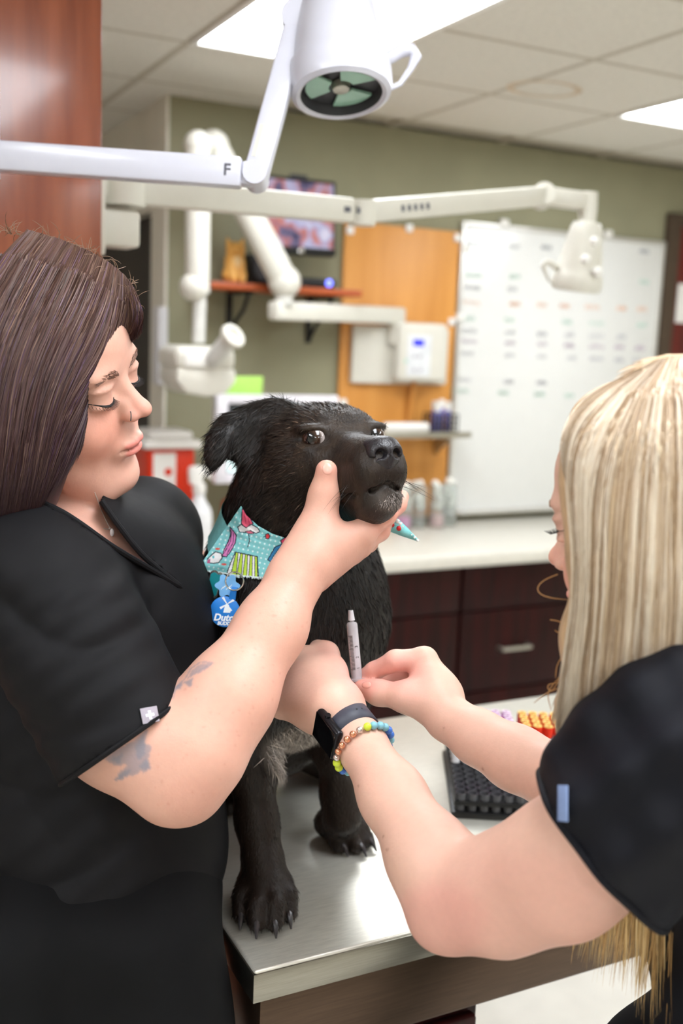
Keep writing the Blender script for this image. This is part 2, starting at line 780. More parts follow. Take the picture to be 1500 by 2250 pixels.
M_reddoor = mat('red_brown_door_wood', (92, 26, 18), 0.4, var=0.3, scale=4, stretch=(8, 8, 0.6))
M_oak = mat('honey_plywood', (222, 156, 78), 0.45, var=0.3, scale=3, stretch=(5, 5, 0.45), rgb2=(203, 136, 60), detail=6)
M_white = mat('white_plastic', (236, 234, 228), 0.35, var=0.02)
M_ivory = mat('ivory_plastic', (216, 213, 201), 0.38, var=0.02)
M_coolwhite = mat('cool_white_enamel', (206, 206, 218), 0.28, var=0.02, coat=0.3)
M_gloss = mat('white_laminate', (214, 210, 198), 0.3, var=0.04, scale=40)
M_steel = mat('brushed_steel', (188, 184, 172), 0.34, 1.0, var=0.12, scale=30, stretch=(1, 30, 30), aniso=0.5, rvar=0.06, bump=0.02)
M_chrome = mat('chrome', (222, 222, 222), 0.12, 1.0, var=0.03)
M_black = mat('black_plastic', (16, 16, 17), 0.4, var=0.15)
M_dkgrey = mat('dark_grey_plastic', (60, 60, 64), 0.45, var=0.1)
M_shelfred = mat('red_brown_shelf', (168, 78, 34), 0.4, var=0.2, scale=5, stretch=(0.6, 8, 8))
M_lamp = mat('troffer_diffuser', (244, 249, 255), 0.5, var=0.0, emit=PANEL_STRENGTH)


def struct(name, bm, m, parent=None, smooth=False):
    o = obj(name, bm, m, parent, smooth=smooth)
    if parent is None:
        o['kind'] = 'structure'
    return o


struct('floor', box(BM(), (X0, Y0, -0.1), (X1, Y1, 0)), M_floor)
struct('wall_back', box(BM(), (CX, WALL_Y, 0), (X1, WALL_Y + 0.12, CEIL)), M_green)
b = BM()
box(b, (CX, WALL_Y + 0.12, 0), (CX + 0.12, WALL_Y + 0.17, CEIL))
box(b, (CX, WALL_Y + 0.17, 2.06), (CX + 0.12, 4.95, CEIL))
box(b, (CX, 4.95, 0), (CX + 0.12, Y1, CEIL))
struct('wall_hall', b, M_cream)
# the narrow end of the green wall carries the same cream paint as the hall
struct('trim_1', box(BM(), (CX - 0.012, WALL_Y - 0.004, 0), (CX + 0.0, WALL_Y + 0.17, CEIL), 0.002), M_cream)
d1 = struct('door_1', box(BM(), (CX + 0.05, WALL_Y + 0.17, 0.005), (CX + 0.09, 4.95, 2.06), 0.002), M_darkdoor)
obj('door_handle', tube(BM(), [(CX + 0.05, 4.05, 1.0), (CX + 0.0, 4.05, 1.0), (CX - 0.005, 4.15, 1.0)], 0.009), M_chrome, d1)
struct('wall_hall_end', box(BM(), (X0, Y1, 0), (CX + 0.12, Y1 + 0.1, CEIL)), M_cream)
struct('wall_left', box(BM(), (X0 - 0.1, Y0, 0), (X0, Y1, CEIL)), M_cream)
struct('wall_right', box(BM(), (X1, Y0, 0), (X1 + 0.1, WALL_Y + 0.12, CEIL)), M_cream)
struct('wall_front', box(BM(), (X0, Y0 - 0.1, 0), (X1, Y0, CEIL)), mat('greige_wall_paint', (178, 172, 156), 0.75, var=0.05, scale=6))

# ceiling: backing, hung tiles and light fittings on one grid
ceiling = struct('ceiling', box(BM(), (X0, Y0, CEIL + 0.012), (X1, Y1 + 0.1, CEIL + 0.1)), M_grid)
T = 0.527
GX, GY = 1.01, 3.07
lit = {}
for lx in (-3, 0, 3):
    for ly in (0, 8):
        lit[(lx, ly)] = 1
    lit[(lx - 1, 4)] = 1
covered = {(a, q + e) for (a, q) in lit for e in (0, 1)}
tile_me = None
for a in range(-6, 7):
    for q in range(-4, 10):
        if (a, q) in covered or (q < -1 and a >= 1):
            continue
        if tile_me is None:
            o = obj('ceiling_tile', box(BM(), (-T / 2 + 0.011, -T / 2 + 0.011, -0.002), (T / 2 - 0.011, T / 2 - 0.011, 0.012), 0.003), M_tile, ceiling, smooth=False, world_coords=False)
            tile_me = o.data
        else:
            o = bpy.data.objects.new('ceiling_tile', tile_me)
            COL.objects.link(o); o.parent = ceiling
        o.location = (GX + (a + 0.5) * T, GY - (q + 0.5) * T, CEIL)
b = BM()
for a in range(-6, 8):
    box(b, (GX + a * T - 0.011, Y0, CEIL - 0.0015), (GX + a * T + 0.011, Y1, CEIL + 0.012))
for q in range(-4, 11):
    box(b, (X0, GY - q * T - 0.011, CEIL - 0.001), (X1, GY - q * T + 0.011, CEIL + 0.012))
obj('grid_bar', b, M_grid, ceiling, smooth=False)
# faint ring left by an old leak on one tile
obj('water_stain', lathe(BM(), [(0.085, 0), (0.105, 0)], Matrix.Translation((2.16, 2.9, CEIL - 0.0032)) @ Matrix.Diagonal((1.25, 1, 1, 1)), 40, cap=False),
    mat('water_stain', (208, 190, 166), 0.9, var=0.15, scale=30), ceiling)

proto = None
names = {0: 'over the exam table', 3: 'on the whiteboard side', -3: 'on the tall cabinet side', -1: 'over the exam table', 2: 'on the whiteboard side', -4: 'on the tall cabinet side'}
for (a, q) in lit:
    x, y = GX + a * T, GY - q * T
    if proto is None:
        proto = empty('ceiling_light', (0, 0, 0))
        bb = BM()
        for lo, hi in (((0, -2 * T), (0.022, 0)), ((T - 0.022, -2 * T), (T, 0)), ((0.022, -2 * T), (T - 0.022, -2 * T + 0.022)), ((0.022, -0.022), (T - 0.022, 0))):
            box(bb, (lo[0], lo[1], -0.008), (hi[0], hi[1], 0.011), 0.002)
        obj('light_frame', bb, M_white, proto, world_coords=False)
        obj('diffuser', box(BM(), (0.02, -2 * T + 0.02, 0.0), (T - 0.02, -0.02, 0.01)), M_lamp, proto, smooth=False, world_coords=False)
        o = proto
    else:
        o = copy_tree(proto)
    o.location = (x, y, CEIL)
    row = {0: 'nearest the green wall', 4: 'in the middle row', 8: 'farthest from the green wall'}[q]
    tag(o, 'long white recessed ceiling light %s, %s' % (names[a], row), 'ceiling light', 'recessed ceiling lights')

# green door frame and door right of the whiteboard
d2 = struct('door_2', box(BM(), (3.60, WALL_Y - 0.012, 0.005), (4.45, WALL_Y + 0.03, 2.19), 0.003), M_reddoor)
b = BM()
box(b, (3.525, WALL_Y - 0.03, 0), (3.60, WALL_Y + 0.01, 2.24), 0.004)
box(b, (3.60, WALL_Y - 0.03, 2.19), (4.50, WALL_Y + 0.01, 2.24), 0.004)
struct('trim_2', b, mat('dark_door_frame', (74, 60, 46), 0.5))
sg = tag(obj('door_sign', box(BM(), (3.625, WALL_Y - 0.017, 1.75), (3.76, WALL_Y - 0.0125, 1.93), 0.001), M_white),
         'small white paper notice on the red brown door', 'sign')

# ------------------------------------------------------------------ tall cherry cabinet on the left
cab = empty('tall_cabinet', (-0.1, 2.3, 0), 'tall glossy cherry wood cabinet carrying the lamp bracket', 'cabinet')
obj('body', box(BM(), (-0.75, 1.93, 0.0), (0.478, 2.6, CEIL - 0.01), 0.003), M_cherry, cab)
for x0, x1 in ((-0.745, -0.137), (-0.131, 0.474)):
    for z0, z1 in ((0.1, 1.25), (1.256, CEIL - 0.03)):
        dd = obj('door', box(BM(), (x0, 1.91, z0), (x1, 1.93, z1), 0.003), M_cherry, cab)
        hx = -0.18 if x0 < -0.5 else -0.09
        zc = z1 - 0.15 if z0 < 1 else z0 + 0.15
        obj('handle', tube(BM(), [(hx, 1.91, zc - 0.06), (hx, 1.885, zc - 0.055), (hx, 1.885, zc + 0.055), (hx, 1.91, zc + 0.06)], 0.005), M_chrome, dd)

# ------------------------------------------------------------------ counter along the back wall
CF = 3.10                                       # counter front
b = BM()
box(b, (0.95, CF, COUNTER_Z - 0.042), (3.50, WALL_Y - 0.001, COUNTER_Z), 0.008, seg=3)
ctop = empty('worktop', (2.2, 3.4, COUNTER_Z), 'long pale laminate worktop along the green wall', 'worktop')
obj('slab', b, M_gloss, ctop)
obj('front_edge', box(BM(), (0.95, CF - 0.006, COUNTER_Z - 0.05), (3.50, CF + 0.004, COUNTER_Z - 0.004), 0.004), M_gloss, ctop)
units = [(0.97, 1.53, 'd', 'below the sharps bin'), (1.535, 2.105, 'd', 'behind the dog'),
         (2.11, 2.70, 'd', 'below the glass jars'), (2.705, 3.30, 'd', 'below the right half of the whiteboard')]
for x0, x1, kd, where in units:
    c = empty('base_cabinet', ((x0 + x1) / 2, 3.4, 0), 'dark mahogany base cabinet with drawers %s' % where, 'cabinet', 'base cabinets under the worktop')
    obj('body', box(BM(), (x0, CF + 0.045, 0.09), (x1, WALL_Y - 0.002, COUNTER_Z - 0.043), 0.002), M_mahog, c)
    obj('toe_kick', box(BM(), (x0, CF + 0.10, 0.0), (x1, WALL_Y - 0.002, 0.09)), M_darkdoor, c)
    rows = [(0.635, COUNTER_Z - 0.05), (0.32, 0.628), (0.10, 0.313)]
    for z0, z1 in rows:
        d = obj('drawer_front', box(BM(), (x0 + 0.004, CF + 0.022, z0), (x1 - 0.004, CF + 0.045, z1), 0.004), M_mahog, c)
        if z0 > 0.6:
            continue
        xm, zm = (x0 + x1) / 2 - 0.05, z0 + (z1 - z0) * 0.52
        if z0 > 0.3:
            bb = BM()
            tube(bb, [(xm - 0.065, CF + 0.022, zm), (xm - 0.065, CF - 0.006, zm), (xm + 0.065, CF - 0.006, zm), (xm + 0.065, CF + 0.022, zm)], 0.0085, 8)
            obj('handle', bb, M_steel, d)

# ------------------------------------------------------------------ things fixed to the back wall
wb = empty('whiteboard', (2.97, WALL_Y, 0.89), 'large white dry erase board covered in coloured notes', 'whiteboard')
obj('panel', box(BM(), (2.43, WALL_Y - 0.018, 0.90), (3.505, WALL_Y - 0.001, 2.095), 0.002), mat('whiteboard_enamel', (226, 226, 222), 0.22, var=0.01), wb)
b = BM()
for lo, hi in (((2.415, 0.885), (2.432, 2.11)), ((3.503, 0.885), (3.52, 2.11)), ((2.432, 2.093), (3.503, 2.11)), ((2.432, 0.885), (3.503, 0.902))):
    box(b, (lo[0], WALL_Y - 0.024, lo[1]), (hi[0], WALL_Y - 0.001, hi[1]), 0.003)
obj('board_frame', b, mat('pale_aluminium', (214, 212, 206), 0.35, 0.6, var=0.03), wb)
obj('pen_tray', box(BM(), (2.44, WALL_Y - 0.075, 0.890), (3.50, WALL_Y - 0.02, 0.905), 0.006), MATS['pale_aluminium'], wb)
for x, z in ((2.43, 2.0), (2.62, 2.118), (3.18, 2.118), (2.425, 1.72)):
    obj('mounting_clip', box(BM(), (x - 0.02, WALL_Y - 0.03, z - 0.016), (x + 0.02, WALL_Y - 0.002, z + 0.016), 0.006), M_white, wb)
ink = {'g': mat('green_marker', (190, 220, 204), 0.6), 'o': mat('orange_marker', (240, 190, 156), 0.6),
       'k': mat('grey_marker', (190, 188, 194), 0.6), 'p': mat('plum_marker', (196, 176, 192), 0.6), 'r': mat('dark_marker', (170, 172, 176), 0.6)}
rows_px = [(545, 'r', (1035, 1130, 1200, 1415)), (612, 'g', (1040, 1130, 1415)), (640, 'k', (1035, 1125)),
           (672, 'o', (1035, 1130, 1190, 1240, 1300, 1365, 1410)), (707, 'g', (1025, 1118, 1245, 1310, 1410)),
           (735, 'k', (1030, 1120, 1190, 1250, 1310, 1365)), (758, 'p', (1030, 1120, 1190, 1250, 1310, 1360, 1405)),
           (785, 'k', (1022, 1120, 1190, 1255, 1310, 1360, 1400)), (843, 'k', (1015, 1117, 1190)), (868, 'g', (1010, 1105, 1185, 1250))]
for y, ik, xs in rows_px:
    for x in xs:
        c = ony(x, y + (x - 1220) * 0.04, WALL_Y - 0.0195)
        n = random.randint(4, 7)
        wd = 0.085 if x < 1100 or x in (1300, 1310) else 0.055
        pts = []
        for i in range(n * 2 + 1):
            pts.append((c[0] - wd / 2 + wd * i / (2 * n), c[1], c[2] + (0.014 if i % 2 else -0.012) * random.uniform(0.5, 1)))
        obj('marker_note', tube(BM(), pts, 0.0018, 4), ink[ik], wb)

pw = empty('plywood_panel', (2.14, WALL_Y, 0.87), 'tall honey coloured plywood panel behind the x-ray control box', 'panel')
obj('board', box(BM(), (1.875, WALL_Y - 0.019, 0.885), (2.405, WALL_Y - 0.001, 2.065), 0.003), M_oak, pw)
for x, z in ((1.895, 2.03), (2.39, 2.04), (1.895, 1.36), (2.385, 1.70), (2.16, 2.06)):
    obj('mounting_clip', box(BM(), (x - 0.016, WALL_Y - 0.028, z - 0.016), (x + 0.016, WALL_Y - 0.0185, z + 0.016), 0.005), M_white, pw)

# wall shelf with its two iron brackets
sh = empty('wall_shelf', (1.54, 3.6, 1.77), 'red brown wooden wall shelf on two black brackets', 'shelf')
obj('board', box(BM(), (1.25, 3.5, 1.768), (1.84, WALL_Y - 0.02, 1.792), 0.003), M_shelfred, sh)
for x in (1.41, 1.74):
    b = BM()
    box(b, (x - 0.012, WALL_Y - 0.008, 1.59), (x + 0.012, WALL_Y - 0.0005, 1.768), 0.002)
    box(b, (x - 0.012, 3.53, 1.757), (x + 0.012, WALL_Y - 0.002, 1.767), 0.002)
    tube(b, [(x, 3.55, 1.758), (x, 3.60, 1.70), (x, 3.67, 1.665), (x, 3.742, 1.60)], 0.008)
    obj('bracket', b, M_black, sh)

# carved wooden animal on the shelf
fg = empty('wooden_figurine', (1.37, 3.6, 1.792), 'carved honey wood cat figurine on the wall shelf', 'figurine')
M_fig = mat('carved_wood', (240, 186, 98), 0.45, var=0.3, scale=30, rgb2=(222, 158, 72))
c = Clay()
o_ = np.array([1.372, 3.6, 1.792])
c.ell(o_ + [0, 0, 0.03], (0.046, 0.034, 0.034), k=0.01)
c.ell(o_ + [0, 0, 0.075], (0.038, 0.030, 0.045), k=0.015)
c.ell(o_ + [0, -0.006, 0.118], (0.036, 0.030, 0.028), k=0.012)
for s_ in (-1, 1):
    c.cone(o_ + [s_ * 0.024, 0, 0.135], o_ + [s_ * 0.03, 0, 0.158], 0.011, 0.004, k=0.006)
    c.cone(o_ + [s_ * 0.02, -0.02, 0.07], o_ + [s_ * 0.018, -0.036, 0.012], 0.012, 0.012, k=0.006)
c.cone(o_ + [0, -0.03, 0.112], o_ + [0, -0.042, 0.108], 0.012, 0.008, k=0.008)
v, q = c.mesh(0.004)
raw('carved_body', v, q, M_fig, fg)
obj('pale_belly', ball(BM(), o_ + [0, -0.026, 0.075], 0.02, scale=(0.9, 0.35, 1.2)), mat('pale_carved_wood', (246, 212, 150), 0.5), fg)

# black set top box with a blue lamp, dark speaker behind the arm
bx = empty('media_box', (1.66, 3.6, 1.792), 'flat black media box with a glowing blue button on the shelf', 'media player')
obj('case', box(BM(), (1.55, 3.53, 1.7925), (1.745, 3.68, 1.828), 0.004), M_black, bx)
obj('blue_lamp', lathe(BM(), [(0.0, -0.003), (0.013, -0.002), (0.013, 0.0), (0.0, 0.0)], frame((1.716, 3.5285, 1.812), z=(0, 1, 0), x=(1, 0, 0))),
    mat('blue_light', (110, 120, 255), 0.4, emit=1.6), bx)
sp = empty('small_speaker', (1.47, 3.62, 1.792), 'small black loudspeaker beside the carved figurine', 'speaker')
obj('case', box(BM(), (1.425, 3.585, 1.7925), (1.525, 3.70, 1.90), 0.006), M_black, sp)
obj('cone_ring', lathe(BM(), [(0.036, -0.004), (0.036, 0.0), (0.02, 0.004), (0.0, 0.002)], frame((1.475, 3.584, 1.845), z=(0, 1, 0), x=(1, 0, 0))), M_dkgrey, sp)

# television on a wall arm
tv = empty('television', (1.6, 3.56, 1.9), 'small black wall television above the shelf', 'television')
Mt = frame((1.60, 3.56, 2.04), x=(1, 0.02, 0.01), y=(0, 1, -0.06))
obj('case', box(BM(), (-0.145, -0.018, -0.135), (0.145, 0.02, 0.135), 0.008, Mt), M_black, tv)
scr = mat('lit_screen', (150, 130, 160), 0.2)
nt = scr.node_tree
bn = nt.nodes['Principled BSDF']
n1 = nt.nodes.new('ShaderNodeTexNoise'); n1.inputs['Scale'].default_value = 14; n1.inputs['Detail'].default_value = 3
cr = nt.nodes.new('ShaderNodeValToRGB')
tcn = nt.nodes.new('ShaderNodeTexCoord')
nt.links.new(tcn.outputs['Object'], n1.inputs['Vector']); nt.links.new(n1.outputs['Fac'], cr.inputs[0])
els = cr.color_ramp.elements
els[0].position, els[0].color = 0.34, (0.02, 0.02, 0.05, 1)
els[1].position, els[1].color = 0.68, (0.36, 0.34, 0.42, 1)
for p_, c_ in ((0.45, (0.10, 0.08, 0.14, 1)), (0.52, (0.32, 0.10, 0.07, 1)), (0.6, (0.22, 0.22, 0.34, 1))):
    e_ = els.new(p_); e_.color = c_
nt.links.new(cr.outputs[0], bn.inputs['Base Color']); nt.links.new(cr.outputs[0], bn.inputs['Emission Color'])
bn.inputs['Emission Strength'].default_value = 0.3
obj('screen', box(BM(), (-0.130, -0.0195, -0.108), (0.130, -0.0175, 0.122), 0, Mt), scr, tv, smooth=False)
obj('badge', lathe(BM(), [(0.0, -0.003), (0.011, -0.002), (0.012, 0.0), (0, 0)], Mt @ frame((0.0, -0.0185, -0.121), z=(0, 1, 0), x=(1, 0, 0))), M_chrome, tv)
obj('wall_arm', bar(BM(), (1.60, 3.58, 2.04), (1.60, WALL_Y - 0.001, 2.04), 0.05, 0.05), M_black, tv)
obj('sensor_bar', box(BM(), (-0.035, -0.012, 0.136), (0.03, 0.008, 0.148), 0.003, Mt), M_dkgrey, tv)

# ------------------------------------------------------------------ dental x-ray on its folding arm
xr = empty('xray_unit', (2.17, WALL_Y, 1.46), 'ivory dental x-ray machine with folding arm and round cone', 'x-ray machine')
obj('wall_plate', box(BM(), (1.915, WALL_Y - 0.05, 1.44), (2.36, WALL_Y - 0.0195, 1.67), 0.008), M_ivory, xr)
obj('control_box', box(BM(), (2.085, WALL_Y - 0.115, 1.452), (2.315, WALL_Y - 0.05, 1.688), 0.02, seg=4), M_ivory, xr)
obj('display', box(BM(), (2.15, WALL_Y - 0.1175, 1.595), (2.20, WALL_Y - 0.1150, 1.622)), mat('blue_display', (44, 48, 190), 0.3, emit=0.5), xr)
obj('key_panel', box(BM(), (2.125, WALL_Y - 0.1165, 1.475), (2.235, WALL_Y - 0.1150, 1.64), 0.0005), mat('pale_key_panel', (222, 224, 226), 0.4), xr)
for x, z, m_ in ((2.120, 1.535, 'g'), (2.16, 1.555, 'k'), (2.185, 1.555, 'k'), (2.16, 1.50, 'k'), (2.19, 1.50, 'k')):
    obj('key', lathe(BM(), [(0.0, -0.003), (0.008, -0.002), (0.009, 0.0), (0, 0)], frame((x, WALL_Y - 0.1165, z), z=(0, 1, 0), x=(1, 0, 0)), 12), ink[m_], xr)
obj('supply_cord', tube(BM(), [(2.2, WALL_Y - 0.05, 1.45), (2.2, WALL_Y - 0.03, 1.3), (2.195, WALL_Y - 0.03, 1.285)], 0.012), M_oak, xr)
YA = 3.42
b = BM()
tube(b, [(2.10, WALL_Y - 0.06, 1.70), (2.10, WALL_Y - 0.06, 1.60)], 0.035, 16)
bar(b, (2.10, WALL_Y - 0.06, 1.712), (1.47, YA, 1.70), 0.055, 0.066, 0.012, ext=0.03)
obj('horizontal_arm', b, M_ivory, xr)
b = BM()
tube(b, [(1.49, YA, 1.72), (1.49, YA, 1.785)], 0.032, 18)
obj('pivot_post', b, mat('pale_grey_plastic', (206, 205, 198), 0.4), xr)
b = BM()
tube(b, [(1.49, YA, 1.80), (1.22, YA, 2.225)], [0.05, 0.047], 18)
ball(b, (1.49, YA, 1.80), 0.058); ball(b, (1.22, YA, 2.225), 0.052)
obj('lower_arm', b, M_ivory, xr)
b = BM()
YB = 3.33
tube(b, [(1.135, YB, 2.20), (1.142, YB, 1.74)], [0.042, 0.040], 18)
ball(b, (1.135, YB, 2.205), 0.046); ball(b, (1.130, YB, 1.76), 0.048)
tube(b, [(1.135, YB, 2.21), (1.22, YA, 2.225)], 0.03)
obj('upper_arm', b, M_ivory, xr)
obj('yoke', tube(BM(), [(1.15, YB, 1.74), (1.148, YB, 1.58)], 0.022, 14), MATS['pale_grey_plastic'], xr)
b = BM()
Mh = frame((1.135, YB - 0.02, 1.47), x=(1, 0.05, 0), z=(0, 0, 1))
box(b, (-0.105, -0.09, 0.02), (0.105, 0.09, 0.10), 0.028, Mh, seg=4)
hd = obj('tube_head', b, M_ivory, xr)
b = BM()
prism(b, [(-0.10, 0.03), (0.10, 0.03), (0.105, -0.01), (0.07, -0.05), (0.0, -0.062), (-0.07, -0.05), (-0.105, -0.01)], 0.17, frame(np.array([1.135, YB + 0.065, 1.47]), x=(1, 0.05, 0), y=(0, 0, 1)), 0.01)
obj('tube_head_belly', b, M_ivory, xr)
obj('side_window', box(BM(), (-0.075, -0.094, 0.035), (0.0, -0.088, 0.085), 0.003, Mh), M_white, hd)
b = BM()
a_, e_ = np.array([1.16, YB - 0.12, 1.535]), np.array([1.20, YB - 0.16, 1.60])
tube(b, [a_ + (0, 0.05, -0.02), a_, e_], [0.026, 0.028, 0.03], 16)
obj('cone', b, MATS['pale_grey_plastic'], xr)
lathe_M = frame(e_, z=unit(e_ - a_) * 1.0 + np.array([0, -0.6, 0]), x=(1, 0, 0))
obj('cone_rim', lathe(BM(), [(0.0, 0.0), (0.040, 0.0), (0.043, 0.008), (0.040, 0.02), (0.024, 0.02), (0.02, 0.008), (0, 0.006)], lathe_M), M_ivory, xr)

# ------------------------------------------------------------------ examination lamps
M_lens = mat('lamp_glass', (150, 190, 170), 0.15, var=0.1, coat=0.3)
M_mark = mat('grey_print', (96, 96, 104), 0.5)


def lamp_head(par, bottom, axis, R, side, m):
    """bell shaped lamp; axis points from the lens up to the top"""
    s = R / 0.075
    ax = unit(axis)
    M = frame(bottom, z=ax, x=side)
    prof = [(0.060, 0.003), (0.066, 0.0), (0.073, 0.004), (0.076, 0.014), (0.076, 0.038), (0.0745, 0.042), (0.0745, 0.046), (0.0705, 0.052),
            (0.0675, 0.075), (0.060, 0.12), (0.053, 0.16), (0.048, 0.19), (0.040, 0.205), (0.0, 0.21)]
    h = obj('lamp_shade', lathe(BM(), [(r * s, z * s) for r, z in prof], M, 48, cap=False), m, par)
    obj('lens_well', lathe(BM(), [(0.060 * s, 0.003 * s), (0.056 * s, 0.02 * s), (0.0, 0.022 * s)], M, 40, cap=False), M_dkgrey, h)
    for k in range(3):
        a0 = 0.5 + k * 2 * math.pi / 3
        poly = [(0.052 * s * math.cos(a0 + t_), 0.052 * s * math.sin(a0 + t_)) for t_ in np.linspace(0, 1.3, 7)] + \
               [(0.018 * s * math.cos(a0 + t_), 0.018 * s * math.sin(a0 + t_)) for t_ in np.linspace(1.3, 0, 5)]
        obj('reflector', prism(BM(), poly, 0.004 * s, M @ Matrix.Translation((0, 0, 0.014 * s))), M_lens, h)
    obj('bulb_cap', lathe(BM(), [(0.0, 0.009 * s), (0.012 * s, 0.010 * s), (0.015 * s, 0.02 * s), (0, 0.021 * s)], M, 20), M_steel, h)
    # carrying handle: loop at the rim
    hp = [(0.070, 0.062), (0.092, 0.074), (0.108, 0.075), (0.114, 0.064), (0.104, 0.044), (0.088, 0.022), (0.074, 0.016)]
    pts = [np.array(M @ Vector((r * s, 0.012 * s, z * s))) for r, z in hp]
    obj('handle', tube(BM(), pts, [0.010 * s, 0.010 * s, 0.010 * s, 0.009 * s, 0.005 * s, 0.004 * s, 0.004 * s], 10), m, par)
    return M


lampA = empty('exam_lamp', P(-30, 345, 1.45), 'near white examination lamp whose ringed lens hangs over the dog', 'lamp', 'examination lamps on jointed arms')
c0 = P(-40, 341, 1.45)
pA, pB = P(-30, 342, 1.45), P(532, 381, 1.45)
b = BM()
bar(b, pA, pB, 0.036, 0.040, 0.005)
obj('long_arm', b, M_coolwhite, lampA)
b = BM()
tube(b, [(c0[0], c0[1], CEIL - 0.008), (c0[0], c0[1], c0[2] - 0.03)], 0.024, 18)
lathe(b, [(0.0, 0.0), (0.07, 0.0), (0.075, 0.01), (0.03, 0.03), (0, 0.03)], Matrix.Translation((c0[0], c0[1], CEIL - 0.036)))
obj('ceiling_post', b, M_coolwhite, lampA)
# printed letter on the arm end
Mx = frame(P(505, 377, 1.43) , x=unit(pB - pA), y=(0, 0, 1))
nrm = unit(np.cross(unit(pB - pA), (0, 0, 1)))
Mx.translation = Vector(P(502, 378, 1.45) + nrm * 0.0186)
text_mesh('arm_mark', 'F', 0.022, Mx, M_mark, lampA, 0.0002, bold=0.0004)
b = BM()
jA = P(562, 388, 1.46)
tube(b, [jA - AXF * 0.024 - AXD * 0.0, jA + AXF * 0.024], 0.017, 20)
bar(b, pB - unit(pB - pA) * 0.005, jA, 0.028, 0.032, 0.005)
obj('elbow', b, M_coolwhite, lampA)
jB = P(655, 45, 1.50)
b = BM()
bar(b, jA, jB, 0.034, 0.034, 0.006, up=AXF)
obj('short_arm', b, M_coolwhite, lampA)
obj('arm_slot', bar(BM(), jA + (jB - jA) * 0.10 - AXF * 0.0178 - AXR * 0.008, jA + (jB - jA) * 0.30 - AXF * 0.0178 - AXR * 0.008, 0.001, 0.006, 0, up=AXR), M_gloss, lampA)
axA = unit(np.array([0, 0, 1.0]) + 0.32 * np.array([AXF[0], AXF[1], 0]) - 0.10 * AXR)
botA = P(750, 212, 1.49)
lamp_head(lampA, botA, axA, 0.0735, AXR, M_coolwhite)
b = BM()
tube(b, [jB - AXF * 0.02, jB + AXF * 0.02], 0.024, 20)
top = botA + axA * 0.15
bar(b, jB + AXR * 0.004, top - AXR * 0.03, 0.03, 0.036, 0.006)
obj('head_bracket', b, M_coolwhite, lampA)

lampB = empty('exam_lamp', (0.48, 2.05, 1.86), 'farther white examination lamp hanging before the whiteboard on a bent arm', 'lamp', 'examination lamps on jointed arms')
bx_ = 0.4785
obj('wall_bracket', box(BM(), (bx_, 1.955, 1.745), (bx_ + 0.014, 2.07, 1.93), 0.004), M_ivory, lampB)
obj('transformer_box', box(BM(), (bx_ + 0.014, 1.985, 1.765), (bx_ + 0.088, 2.06, 1.832), 0.008), M_ivory, lampB)
b = BM()
tube(b, [(bx_ + 0.06, 2.02, 1.842), (bx_ + 0.06, 2.02, 1.915)], 0.045, 26)
bar(b, (bx_ + 0.014, 2.02, 1.88), (bx_ + 0.05, 2.02, 1.88), 0.06, 0.05)
obj('swivel_hub', b, M_ivory, lampB)
q0, q1 = np.array([bx_ + 0.09, 2.02, 1.872]), P(795, 466, 2.25)
obj('long_arm', bar(BM(), q0, q1 - unit(q1 - q0) * 0.03, 0.045, 0.050, 0.006), M_ivory, lampB)
b = BM()
tube(b, [q1 + (0, 0, -0.028), q1 + (0, 0, 0.024)], 0.03, 20)
obj('elbow', b, M_ivory, lampB)
q2, q3 = P(1192, 431, 2.58), P(1292, 444, 2.62)
obj('short_arm', bar(BM(), q1, q2, 0.045, 0.048, 0.008), M_ivory, lampB)
b = BM()
tube(b, [q2 - AXF * 0.026, q2 + AXF * 0.026], 0.028, 20)
bar(b, q2, q3, 0.04, 0.044, 0.008)
obj('wrist_joint', b, M_ivory, lampB)
b = BM()
q4 = P(1288, 540, 2.62)
tube(b, [q3 + (0, 0, 0.024), q3 - (0, 0, 0.02), P(1290, 505, 2.62), q4, P(1285, 575, 2.62)], [0.022, 0.024, 0.018, 0.018, 0.02], 16)
obj('drop_tube', b, M_ivory, lampB)
lamp_head(lampB, P(1264, 640, 2.64), unit(np.array([0, 0, 1.0]) + 0.08 * AXR - 0.1 * AXF), 0.062, -AXR, M_ivory)
for px, py in ((1305, 530), (1312, 598), (1286, 570)):
    obj('knob', ball(BM(), P(px, py, 2.57), 0.013), M_white, lampB)
for t_, w_ in ((0.055, 0.012), (0.075, 0.014)):
    pass
nB = unit(np.cross(unit(q1 - q0), (0, 0, 1)))
for f_, w_ in ((0.90, 0.016), (0.965, 0.018)):
    c_ = q0 + (q1 - q0) * f_ + nB * 0.0228
    obj('arm_mark', bar(BM(), c_ - unit(q1 - q0) * w_ / 2, c_ + unit(q1 - q0) * w_ / 2, 0.001, 0.012, 0), M_mark, lampB)
n2_ = unit(np.cross(unit(q2 - q1), (0, 0, 1)))
for i in range(5):
    c_ = q1 + (q2 - q1) * (0.17 + 0.032 * i) + n2_ * 0.0228
    obj('arm_mark', bar(BM(), c_ - unit(q2 - q1) * 0.0045, c_ + unit(q2 - q1) * 0.0045, 0.001, 0.014, 0), M_mark, lampB)


